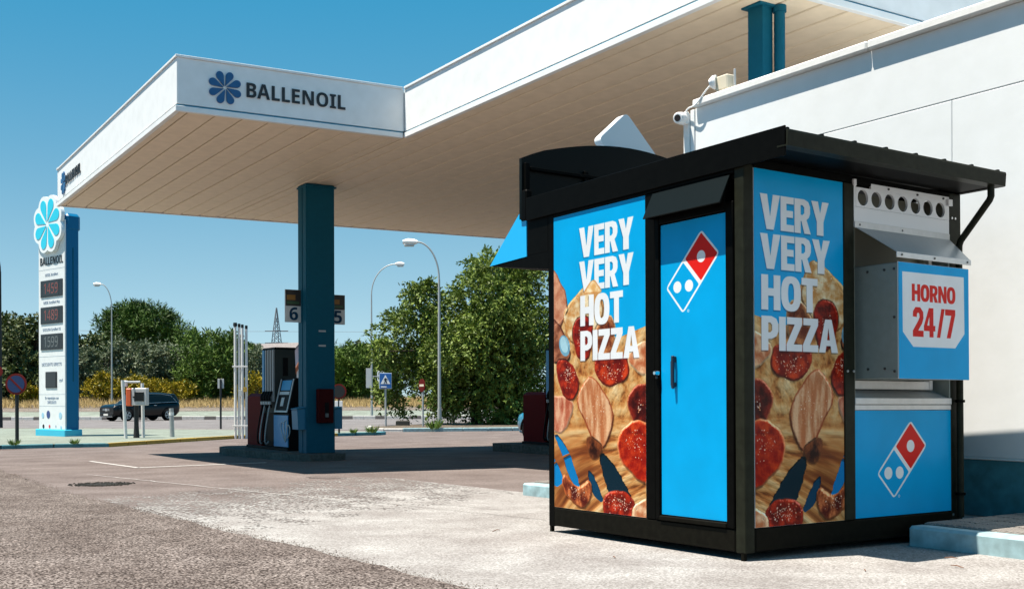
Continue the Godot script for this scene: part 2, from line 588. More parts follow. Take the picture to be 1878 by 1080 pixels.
# ---------------------------------------------------------------- ground and roads
func ground() -> void:
	var mb := MB.new()
	var rows := [-400.0, -60.0, -10.0, 0.0, 4.0]
	var d := 4.5
	while d < 27.0:
		rows.append(d); d += 0.5
	rows.append_array([30.0, 40.0, 50.0, 60.0, 70.0, 77.0])
	d = 77.5
	while d < 107.0:
		rows.append(d); d += 0.5
	rows.append_array([120.0, 160.0, 300.0, 700.0, 1500.0, 4000.0])
	for i in rows.size() - 1:
		var far := maxf(absf(rows[i]), absf(rows[i + 1]))
		var w := 400.0 if far < 130.0 else 4000.0
		mb.quad(place(-w, rows[i]), place(w, rows[i]), place(w, rows[i + 1]), place(-w, rows[i + 1]), Vector3.UP)
	struct("ground", mb, M.tarmac)
	# old coarse asphalt of the lane in the foreground, with a ragged edge
	var o := PackedVector2Array()
	var nz := FastNoiseLite.new()
	nz.seed = 5
	nz.frequency = 0.9
	var edge := []
	var z := 9.0
	while z > -24.0:
		var x := -2.02 - 0.055 * maxf(0.0, -z) + 0.0025 * z * z * float(z < -9.0)
		if z < -9.0:
			x = -2.515 + 0.045 * (-9.0 - z) * 0.6
		x += nz.get_noise_1d(z * 1.0) * 0.09 + nz.get_noise_1d(z * 6.0 + 40.0) * 0.035
		edge.append(Vector2(x, z))
		z -= 0.12
	for p in edge:
		o.append(p)
	o.append(Vector2(-40, -24))
	o.append(Vector2(-40, 9))
	struct("asphalt_lane", sheet(o, 0.011, 2.0), M.asphalt)
	# pale concrete apron by the kiosk; towards the pumps its top coat is worn off grain by grain
	var c := PackedVector2Array([Vector2(-2.35, 9), Vector2(-2.35, -3.4), Vector2(-1.2, -3.9), Vector2(0.2, -4.6), Vector2(2.2, -5.8), Vector2(2.2, 9)])
	var apron := sheet(c, 0.004, 1.0)
	var wear := FastNoiseLite.new()
	wear.seed = 31
	wear.frequency = 1.6
	wear.fractal_octaves = 4
	var dice := RandomNumberGenerator.new()
	dice.seed = 9
	var g := 0.024
	for i in int(4.5 / g):
		var x := -2.34 + i * g
		var z0 := -3.4
		if x > 0.2:
			z0 = lerpf(-4.6, -5.8, (x - 0.2) / 2.0)
		elif x > -1.2:
			z0 = lerpf(-3.9, -4.6, (x + 1.2) / 1.4)
		else:
			z0 = lerpf(-3.4, -3.9, (x + 2.35) / 1.15)
		for k in int(4.6 / g):
			var off := k * g
			if dice.randf() > 1.04 - off / 4.6 + wear.get_noise_2d(x, (z0 - off) * 0.5) * 0.5:
				continue
			var zz := z0 + 0.004 - off
			apron.quad(on_ground(x, zz, 0.0035), on_ground(x + g, zz, 0.0035), on_ground(x + g, zz - g, 0.0035), on_ground(x, zz - g, 0.0035), Vector3.UP)
	struct("concrete_apron", apron, M.concrete)
	# thin cracks and joints in the apron
	for k in [[-0.09, -6.2, 0.43, -2.9, 0.018], [0.12, -7.2, 0.62, -4.0, 0.015], [-1.4, -13.0, -0.2, -6.0, 0.03]]:
		var cr := PackedVector2Array()
		var back := []
		for i in 30:
			var t := i / 29.0
			var p := Vector2(lerpf(k[0], k[2], t), lerpf(k[1], k[3], t)) + Vector2(nz.get_noise_1d(i * 3.0 + k[1]) * 0.05, 0)
			var wd: float = k[4] * (0.5 + 0.5 * absf(nz.get_noise_1d(i * 9.0)))
			cr.append(p)
			back.push_front(p + Vector2(wd, 0))
		for p in back:
			cr.append(p)
		struct("pavement_crack", sheet(cr, 0.0095, 1.0), M.white_paint if k[4] > 0.02 else M.stone_grey)
	# bay lines
	for k in [[[-0.35, -18.2], [-0.27, -18.2], [-0.14, -14.8], [-0.22, -14.8]], [[-0.2, -14.95], [-0.2, -14.80], [2.4, -15.4], [2.4, -15.55]]]:
		var l := PackedVector2Array()
		for p in k:
			l.append(Vector2(p[0], p[1]))
		struct("bay_line", sheet(l, 0.005, 1.0), M.white_paint)
	# hole broken into the tarmac
	var h := PackedVector2Array()
	for i in 26:
		var a := TAU * i / 26
		h.append(Vector2(-1.75, -10.4) + Vector2(cos(a) * 0.33, sin(a) * 0.34).rotated(-0.5) * (1.0 + 0.25 * nz.get_noise_1d(i * 7.0)))
	struct("pothole", sheet(h, 0.006, 0.5), M.pothole)
	# old oil drips on the forecourt
	var oil := [[1.4, -10.2, 0.16], [-0.9, -8.2, 0.12], [5.6, -13.0, 0.3], [3.6, -12.4, 0.2]]
	for q in oil:
		var st := PackedVector2Array()
		for i in 22:
			var a := TAU * i / 22
			st.append(Vector2(q[0], q[1]) + Vector2(cos(a) * q[2] * 1.5, sin(a) * q[2] * 2.2) * (1.0 + 0.5 * nz.get_noise_1d(i * 5.0 + q[0] * 30.0)))
		struct("oil_stain", sheet(st, 0.0045, 1.0), M.oil)
	# road beyond, far pavement, verge
	struct("road", sheet(rd_outline([[-90, 48.5], [25, 46.5], [90, 46.5], [90, 77], [-90, 77]]), 0.006, 8.0), M.road)
	struct("far_pavement", sheet(rd_outline([[-90, 78.2], [90, 78.2], [90, 90.5], [-90, 90.5]]), 0.008, 1.6), M.green_pave)
	struct("verge", sheet(rd_outline([[-90, 90.5], [90, 90.5], [90, 116], [-90, 116]]), 0.012, 1.6), M.earth)
	struct("sand_strip", sheet(rd_outline([[-90, 86.5], [-18, 88.0], [40, 88.6], [90, 88.6], [90, 90.8], [-90, 90.8]]), 0.020, 1.6), M.sand)
	for k in [[-90.0, 62.0], [-90.0, 70.0]]:
		struct("lane_line", sheet(rd_outline([[k[0], k[1]], [90, k[1]], [90, k[1] + 0.15], [k[0], k[1] + 0.15]]), 0.012, 8.0), M.white_paint)

# kerb made of single stones along a line of (x, z) points
func kerb(called: String, label: String, pts: Array, width: float, height: float, length: float, mats: Array, pattern: Array, parent_group := "") -> Node3D:
	var t := thing(called, label, "kerb", on_ground(pts[0][0], pts[0][1]))
	var k := 0
	var line := []
	for i in pts.size() - 1:
		var a := Vector2(pts[i][0], pts[i][1])
		var b := Vector2(pts[i + 1][0], pts[i + 1][1])
		var cnt := maxi(1, int(round(a.distance_to(b) / length)))
		for j in cnt:
			line.append([a.lerp(b, float(j) / cnt), a.lerp(b, float(j + 1) / cnt)])
	for s in line:
		var a: Vector2 = s[0]
		var b: Vector2 = s[1]
		var pa := on_ground(a.x, a.y)
		var pb := on_ground(b.x, b.y)
		var dir := (pb - pa)
		var ln := dir.length()
		var x := dir.normalized()
		var zz := x.cross(Vector3.UP).normalized()
		var xf := Transform3D(Basis(x, zz.cross(x).normalized(), zz), pa)
		var mb := MB.new().box(Vector3(0.006, -0.15, -width), Vector3(ln - 0.006, height + rng.randf_range(-0.006, 0.006), rng.randf_range(-0.008, 0.008)), 0.02, Transform3D())
		var o := obj("kerb_stone", mb, mats[pattern[k % pattern.size()]], t)
		o.transform = Transform3D(Basis(), -t.position) * xf
		k += 1
	return t

func roadside() -> void:
	# raised green pavement on the near side of the road with painted kerb
	var front := [[-14.0, -23.5], [-0.9, -26.1], [0.4, -26.2], [1.75, -25.9], [4.36, -28.36], [7.0, -30.7], [10.57, -30.84], [11.3, -31.0], [12.3, -31.0], [12.75, -31.5], [12.6, -32.3]]
	var o := PackedVector2Array()
	for p in front:
		o.append(Vector2(p[0], p[1]))
	for q in [[9.4, -37.9], [4.8, -44.8], [1.9, -47.2], [-14, -58]]:
		o.append(Vector2(q[0], q[1]))
	var s := struct("near_pavement", sheet(o, 0.10, 4.0), M.green_pave)
	kerb("pavement_kerb", "kerb painted teal at its left end beside the no parking sign", front.slice(0, 4), 0.16, 0.11, 1.0, [M.teal_kerb], [0])
	kerb("pavement_kerb", "long yellow painted kerb running in front of the price totem", front.slice(3, 7), 0.16, 0.11, 1.0, [M.yellow], [0])
	kerb("pavement_kerb", "short dark teal kerb end with weeds right of the pump pillar", front.slice(6), 0.16, 0.11, 0.8, [M.teal_kerb], [0])
	kerb("pavement_kerb", "worn grey kerb along the near edge of the road", [[-14, -58], [1.9, -47.2], [4.8, -44.8], [9.4, -37.9], [12.6, -32.3]], 0.2, 0.12, 1.6, [M.stone_grey], [0])
	# verge with the big tree, light blue kerb
	var e := PackedVector2Array()
	for q in [[13.7, -35.4], [14.9, -34.4], [17.2, -33.6], [22.0, -31.8], [30.0, -28.5], [40, -40], [24, -47], [16.0, -40.0]]:
		e.append(Vector2(q[0], q[1]))
	struct("tree_bed", sheet(e, 0.08, 4.0), M.earth)
	kerb("tree_bed_kerb", "light blue painted kerb in front of the big leafy tree", [[14.9, -34.4], [17.2, -33.6], [22.0, -31.8], [30.0, -28.5]], 0.18, 0.15, 1.0, [M.light_teal], [0])
	kerb("tree_bed_kerb", "white and grey kerb end beside the pedestrian crossing sign", [[16.0, -40.0], [13.7, -35.4], [14.9, -34.4]], 0.18, 0.14, 0.9, [M.stone_white, M.stone_grey], [0, 0, 1])
	var far := []
	var r := -40.0
	while r < 24.0:
		var p := place(r, 77.6)
		far.append([p.x, p.z])
		r += 2.4
	kerb("road_kerb", "kerb of white and grey stones on the far side of the road", far, 0.25, 0.24, 0.8, [M.stone_white, M.stone_grey], [0, 0, 1])
	# pavement round the station shop
	paved("shop_pavement", 1.55, 2.97, 0.03, 6.4)
	kerb("shop_kerb", "pale blue painted kerb right of the black kiosk", [[1.55, 0.03], [1.55, 6.4]], 0.16, 0.147, 1.0, [M.light_teal], [0])
	paved("shop_pavement", 1.88, 2.97, -5.55, -2.9)
	kerb("shop_kerb", "pale blue painted kerb left behind the black kiosk", [[1.88, -5.55], [1.88, -2.9]], 0.16, 0.147, 1.0, [M.light_teal], [0])

func paved(called: String, x0: float, x1: float, z0: float, z1: float) -> void:
	var mb := MB.new()
	mb.box(Vector3(x0 + 0.1, -0.4, z0 + 0.01), Vector3(x1, level(x0, (z0 + z1) / 2) + 0.125, z1), 0.0)
	var base := struct(called, mb, M.stone_grey)
	var sx := 0.26
	var meshes := []
	for k in 3:
		var m := MB.new()
		m.box(Vector3(0.003, -0.02, 0.003), Vector3(sx - 0.003, 0.012, sx - 0.003), 0.003)
		for i in 6:
			var a := 0.012 + i * (sx - 0.024) / 6.0
			m.box(Vector3(0.010, 0.010, a + 0.004), Vector3(sx - 0.010, 0.0175 + 0.0005 * k, a + 0.030), 0.002)
		meshes.append(m.mesh())
	var x := x0 + 0.165
	while x < x1 - 0.05:
		var z := z0 + 0.015
		while z < z1 - 0.1:
			var o := MeshInstance3D.new()
			o.name = "paving_tile"
			o.mesh = meshes[rng.randi() % 3]
			o.material_override = M.paving
			base.add_child(o, true)
			o.position = Vector3(x, level(x0, (z0 + z1) / 2) + 0.128 + rng.randf_range(0, 0.002), z)
			z += sx
		x += sx

# ---------------------------------------------------------------- forecourt canopy
func slab(mb: MB, p: Vector2, q: Vector2, y0: float, y1: float, o0: float, o1: float, e0 := 0.0, e1 := 0.0) -> void:
	# upright board from p to q (x, z); o0 in front of and o1 behind the line (front lies to the right of p -> q)
	var d := (q - p).normalized()
	var nn := Vector2(-d.y, d.x)
	var len := p.distance_to(q)
	var x := Vector3(d.x, 0, d.y)
	var zz := Vector3(nn.x, 0, nn.y)
	mb.box(Vector3(-e0, y0, -o1), Vector3(len + e1, y1, o0), 0.004, Transform3D(Basis(x, Vector3.UP, zz), Vector3(p.x, 0, p.y)))

func petal_shape(r: float, turn: float) -> PackedVector2Array:
	var p := PackedVector2Array()
	p.append(Vector2(0.10 * r, 0.03 * r))
	for i in 13:
		var a := -PI * 0.62 + PI * 1.24 * i / 12.0
		p.append(Vector2(0.76 * r + cos(a) * 0.24 * r, sin(a) * 0.222 * r + 0.02 * r))
	p.reverse()
	for i in p.size():
		p[i] = p[i].rotated(turn)
	return p

func flower(parent: Node, at: Vector3, ax: Vector3, ay: Vector3, out: Vector3, r: float, m: Material, count := 8) -> void:
	for i in count:
		obj("petal", MB.new().prism(petal_shape(r, TAU * i / count + 0.39), at, ax, ay, out), m, parent)

func canopy() -> void:
	var t := thing("forecourt_canopy", "large white flat canopy roof over the fuel pumps", "canopy", Vector3(0, 0, 0))
	var A := Vector2(-0.35, -11.74)
	var B := Vector2(3.40, -11.52)
	var E := Vector2(3.40, -3.33)
	var R1 := Vector2(15.0, -3.33)
	var R2 := Vector2(15.0, -20.33)
	var G := Vector2(-0.31, -21.58)
	var Y := 5.43
	var names := ["left", "front", "inner", "near", "right", "back"]
	var ring := [[G, A], [A, B], [B, E], [E, R1], [R1, R2], [R2, G]]
	var out := [0.03, 0.03, 0.0, 0.03, 0.03, 0.03]
	for i in 6:
		# walked so that the outside lies on the right hand side
		var p: Vector2 = ring[i][0]
		var q: Vector2 = ring[i][1]
		var e := 0.001 * i
		var cut := 0.05
		var b0 := 0.0 if i != 2 else 0.05
		var b1 := 0.0 if i != 1 else -0.002
		var mb := MB.new()
		slab(mb, p, q, Y + 0.115, Y + 0.82 + e, 0.0 - e * 0.3, 0.08, -0.002, b1 - 0.002)
		obj("fascia_panel", mb, M.fascia, t)
		mb = MB.new()
		slab(mb, p, q, Y + 0.085, Y + 0.112, -0.006, 0.07, -0.008, -0.008)
		obj("stripe", mb, M.stripe, t)
		mb = MB.new()
		slab(mb, p, q, Y + e, Y + 0.083, 0.022 + e, 0.05, 0.02 if i != 2 else -0.03, 0.02 if i != 1 else -0.03)
		obj("drip_edge", mb, M.fascia, t)
		mb = MB.new()
		slab(mb, p, q, Y + 0.822 + e, Y + 0.858 + e * 2.0, 0.022 + e, 0.12, 0.02 if i != 2 else -0.03, 0.02 if i != 1 else -0.03)
		obj("roof_trim", mb, M.fascia, t)
	var deck := PackedVector2Array([G + Vector2(0.1, 0.1), A + Vector2(0.1, -0.1), B + Vector2(0.1, -0.1), E + Vector2(0.1, -0.1), R1 + Vector2(-0.1, -0.1), R2 + Vector2(-0.1, 0.1)])
	obj("roof_deck", MB.new().prism(deck, Vector3(0, Y + 0.10, 0), Vector3.RIGHT, Vector3.BACK, Vector3.UP * 0.70), M.roof_felt, t)
	# ceiling boards
	var x := -0.147 - 0.425
	while x < 14.9:
		var xa := maxf(x, -0.29)
		var xb := minf(x + 0.425, 14.95)
		var z0 := lerpf(G.y, R2.y, (xb - G.x) / (R2.x - G.x)) + 0.06
		var pieces := [[xa, xb, z0, E.y - 0.05]]
		if xb <= B.x + 0.04:
			pieces = [[xa, xb, z0, lerpf(A.y, B.y, (xa - A.x) / (B.x - A.x)) - 0.05]]
		elif xa < B.x + 0.04:
			pieces = [[xa, B.x + 0.04, z0, B.y - 0.05], [B.x + 0.046, xb, z0, E.y - 0.05]]
		for k in pieces:
			var mb := MB.new().box(Vector3(k[0] + 0.012, Y + 0.022 + rng.randf_range(-0.005, 0.005), k[2]), Vector3(k[1] - 0.012, Y + 0.07, k[3]), 0.018)
			obj("ceiling_board", mb, M.soffit, t)
		x += 0.425
	# name on the front and on the left side
	flower(t, Vector3(0.38, 5.875, -11.70), Vector3(1, 0, 0.0587), Vector3.UP, Vector3(0, 0, 0.03), 0.262, M.petal_dark)
	text(t, "lettering", "BALLENOIL", 0.225, M.letter_black, Transform3D(Basis(Vector3(1, 0, 0.0587), Vector3.UP, Vector3(-0.0587, 0, 1)), Vector3(1.525, 5.885, -11.615)), 0.985)
	flower(t, Vector3(-0.312, 5.836, -20.80), Vector3.BACK, Vector3.UP, Vector3(-0.03, 0, 0), 0.255, M.petal_dark)
	text(t, "lettering", "BALLENOIL", 0.20, M.letter_black, Transform3D(Basis(Vector3.BACK, Vector3.UP, Vector3.LEFT), Vector3(-0.332, 5.852, -19.75)), 1.08)
	# posts that carry the near end behind the shop parapet
	var p := thing("canopy_post", "blue square steel post carrying the canopy above the shop parapet", "post", Vector3(4.0, 3.9, -3.84))
	obj("shaft", MB.new().box(Vector3(-0.10, 0, -0.10), Vector3(0.10, 1.545, 0.10), 0.006, Transform3D(Basis(Vector3.UP, 0.2), Vector3.ZERO)), M.pillar_light, p)
	obj("head_plate", MB.new().box(Vector3(-0.15, 1.532, -0.15), Vector3(0.15, 1.556, 0.15), 0.003), M.pillar, p)
	var q := thing("drain_pipe", "slim blue drain pipe beside the canopy post above the parapet", "pipe", Vector3(4.16, 3.9, -3.70))
	obj("pipe", MB.new().tube([Vector3(0, 0, 0), Vector3(0, 1.545, 0)], 0.062, 14), M.pillar_light, q)
	obj("collar", MB.new().tube([Vector3(0, 1.48, 0), Vector3(0, 1.55, 0)], 0.078, 14), M.pillar_light, q)

# ---------------------------------------------------------------- station shop
func station_building() -> void:
	var t := thing("station_shop", "white walled flat roofed shop with teal base behind the kiosk", "building", Vector3(2.97, 0, 0))
	var z0 := -3.78
	var z1 := 7.5
	obj("core", MB.new().box(Vector3(0.010, -0.3, z0 + 0.03), Vector3(7.0, 4.06, z1), 0.0), M.wall, t)
	for k in [[z0, -0.622], [-0.617, 2.4], [2.405, 5.4], [5.405, z1]]:
		obj("wall_panel", MB.new().box(Vector3(0.0, 0.56, k[0]), Vector3(0.018, 3.516, k[1]), 0.004), M.wall, t)
	for k in [[z0, 1.9], [1.912, z1]]:
		obj("wall_panel", MB.new().box(Vector3(0.0, 3.524, k[0]), Vector3(0.018, 4.15, k[1]), 0.005), M.wall, t)
	obj("base_panel", MB.new().box(Vector3(-0.004, 0.08, z0), Vector3(0.028, 0.536, z1), 0.004), M.wall_base, t)
	obj("base_ledge", MB.new().box(Vector3(-0.010, 0.540, z0), Vector3(0.02, 0.553, z1), 0.003), M.coping, t)
	for k in [[z0 + 0.02, -1.45], [-1.442, 1.2], [1.208, 3.9], [3.908, z1]]:
		obj("coping_stone", MB.new().box(Vector3(-0.066, 4.152, k[0]), Vector3(0.28, 4.228 + rng.randf_range(-0.003, 0.003), k[1]), 0.012), M.coping, t)
	obj("parapet", MB.new().box(Vector3(0.032, 4.06, z0 + 0.05), Vector3(0.25, 4.15, z1), 0.0), M.wall, t)
	obj("corner_trim", MB.new().box(Vector3(-0.03, 0.15, z0 - 0.16), Vector3(0.05, 4.11, z0 - 0.07), 0.006), M.coping, t)
	obj("corner_trim", MB.new().box(Vector3(-0.012, 0.15, z0 - 0.066), Vector3(0.05, 4.145, z0 - 0.006), 0.004), M.wall, t)
	obj("end_wall", MB.new().box(Vector3(0.05, -0.3, z0 - 0.10), Vector3(7.0, 4.10, z0 + 0.03), 0.0), M.wall, t)
	# camera on the corner
	var c := thing("security_camera", "small white security camera on the shop's upper corner", "camera", Vector3(2.90, 4.06, -3.90))
	obj("mount", MB.new().box(Vector3(0.0, -0.06, -0.04), Vector3(0.055, 0.07, 0.05), 0.01), M.plastic_white, c)
	var dirv := Vector3(-0.75, -0.12, 0.30).normalized()
	obj("housing", MB.new().tube([Vector3(0.02, 0, 0), dirv * 0.05, dirv * 0.11, dirv * 0.125], [0.05, 0.068, 0.062, 0.05], 20), M.plastic_white, c)
	obj("lens", MB.new().tube([dirv * 0.115, dirv * 0.132], [0.040, 0.036], 16), M.lens, c)
	var b := thing("junction_box", "cream junction box with round lamp on the shop parapet", "box", Vector3(2.98, 4.228, -3.36))
	obj("case", MB.new().box(Vector3(-0.04, 0.02, -0.08), Vector3(0.10, 0.17, 0.10), 0.012), M.plastic_cream, b)
	obj("lamp_housing", MB.new().tube([Vector3(-0.03, 0.12, -0.07), Vector3(-0.05, 0.12, -0.10), Vector3(-0.075, 0.115, -0.13)], [0.075, 0.07, 0.035], 18), M.plastic_white, b)
	obj("foot", MB.new().box(Vector3(-0.02, 0.0, -0.05), Vector3(0.08, 0.022, 0.07), 0.004), M.plastic_cream, b)
	obj("stub", MB.new().box(Vector3(0.03, 0.05, 0.12), Vector3(0.05, 0.22, 0.14), 0.003), M.galv, b)
	var pts := []
	for i in 14:
		var u := i / 13.0
		pts.append(Vector3(2.96, 4.36, -3.45).lerp(Vector3(2.92, 4.12, -3.88), u) + Vector3(-0.05 * sin(u * PI), -0.05 * sin(u * PI * 1.0) + 0.02 * sin(u * 9.0), 0))
	tag(obj("cable", MB.new().tube(pts, 0.009, 8), M.plastic_white), "thin white cable from the junction box to the security camera", "cable")

# ---------------------------------------------------------------- pump islands
func forecourt_islands() -> void:
	var top := -0.065
	var poly := PackedVector2Array([Vector2(3.12, -15.6), Vector2(3.3, -15.45), Vector2(4.05, -15.55), Vector2(4.2, -15.8), Vector2(4.35, -20.6), Vector2(3.3, -20.7), Vector2(3.0, -20.3), Vector2(2.8, -19.2)])
	var a := obj("pump_island", MB.new().prism(poly, Vector3(0, -0.4, 0), Vector3.RIGHT, Vector3.BACK, Vector3.UP * (0.4 + top)), M.island)
	tag(a, "raised concrete island under the pump and the blue pillar", "kerb island", "pump islands")
	var poly2 := PackedVector2Array([Vector2(8.9, -17.7), Vector2(9.05, -17.95), Vector2(10.1, -17.95), Vector2(10.1, -12.6), Vector2(8.9, -12.6)])
	var b := obj("pump_island", MB.new().prism(poly2, Vector3(0, -0.4, 0), Vector3.RIGHT, Vector3.BACK, Vector3.UP * (0.4 + top + 0.02)), M.island)
	tag(b, "raised concrete island half hidden behind the kiosk's left edge", "kerb island", "pump islands")
	var p := pillar("tall dark blue canopy pillar beside the fuel pump")
	p.position = Vector3(3.5, top, -16.1)
	var f := fuel_pump()
	f.position = Vector3(3.52, top, -17.25)
	var f2 := copy(f, "fuel pump with dark red end panel showing left of the kiosk")
	f2.position = Vector3(9.42, top + 0.02, -14.55)
	# things fixed to the pillar
	for k in [["6", 3.14, 3.497, -16.40, 2.62, 3.29, "number six sign plate on the left of the blue pillar"], ["5", 4.103, 4.43, -16.32, 2.60, 3.22, "number five sign plate on the right of the blue pillar"]]:
		var w: float = k[2] - k[1]
		var s := thing("pump_number_sign", k[6], "sign", Vector3(k[1], k[4], k[3]), 0.0, "pump number signs")
		var h: float = k[5] - k[4]
		obj("plate", MB.new().box(Vector3(0, 0, -0.03), Vector3(w, h, 0), 0.004), M.number_white, s)
		obj("picture", MB.new().box(Vector3(0.008, h * 0.5, -0.002), Vector3(w - 0.004, h - 0.006, 0.004), 0.001), M.price_dark, s)
		obj("picture_band", MB.new().box(Vector3(w * 0.1, h * 0.68, 0.003), Vector3(w * 0.62, h * 0.84, 0.006), 0.001), M.price_orange, s)
		obj("picture_band", MB.new().box(Vector3(w * 0.1, h * 0.56, 0.003), Vector3(w * 0.85, h * 0.64, 0.006), 0.001), M.price_green, s)
		text(s, "number", k[0], 0.255, M.number_blue, Transform3D(Basis(), Vector3(w * 0.5, h * 0.25, 0.004)), 1.05)
	for k in [[3.30, 3.497, "blue litter bin on the left side of the pillar"], [4.103, 4.29, "dark litter bin on the right side of the pillar"]]:
		var s := thing("litter_bin", k[2], "bin", Vector3(k[0], 0.42, -16.48), 0.0, "litter bins on the pillar")
		var w: float = k[1] - k[0]
		obj("bucket", MB.new().prism(PackedVector2Array([Vector2(0.02, 0), Vector2(w, 0), Vector2(w, 0.44), Vector2(0, 0.40)]), Vector3(0, 0, 0), Vector3.RIGHT, Vector3.UP, Vector3(0, 0, 0.32)), M.bin_blue, s)
		obj("lid", MB.new().box(Vector3(-0.012, 0.0, -0.012), Vector3(w, 0.02, 0.335), 0.006, Transform3D(Basis(Vector3.BACK, 0.2), Vector3(0, 0.41, 0))), M.bin_blue, s)
	var e := thing("extinguisher_cabinet", "dark red fire extinguisher cabinet on the front of the pillar", "cabinet", Vector3(3.68, 0.55, -16.095))
	obj("case", MB.new().box(Vector3(0, 0, 0), Vector3(0.34, 0.70, 0.13), 0.015), M.extinguisher_red, e)
	obj("label_plate", MB.new().box(Vector3(0.14, 0.10, 0.13), Vector3(0.23, 0.42, 0.134), 0.001), M.pump_dark, e)
	obj("label_plate", MB.new().box(Vector3(0.15, 0.12, 0.134), Vector3(0.22, 0.20, 0.137), 0.001), M.digit_grey, e)
	for y in [2.42, 2.12]:
		tag(obj("pillar_notice", MB.new().box(Vector3(3.745, y, -16.098), Vector3(3.90, y + 0.035, -16.092), 0.001), M.sign_back), "tiny white notice strip on the pillar, %s of the two" % ("upper" if y > 2.3 else "lower"), "notice", "notices on the pillar")

func pillar(label: String) -> Node3D:
	var p := thing("canopy_pillar", label, "pillar", Vector3.ZERO)
	obj("shaft", MB.new().box(Vector3(0, 0, -0.45), Vector3(0.60, 5.515, 0), 0.008), M.pillar, p)
	obj("edge_strip", MB.new().box(Vector3(-0.022, 0.0, -0.19), Vector3(0.0, 5.51, -0.01), 0.004), M.pillar_light, p)
	obj("edge_strip", MB.new().box(Vector3(-0.022, 0.0, -0.44), Vector3(0.0, 5.51, -0.23), 0.004), M.pillar_light, p)
	obj("head_trim", MB.new().box(Vector3(-0.035, 5.45, -0.485), Vector3(0.635, 5.483, 0.035), 0.004), M.pillar, p)
	return p

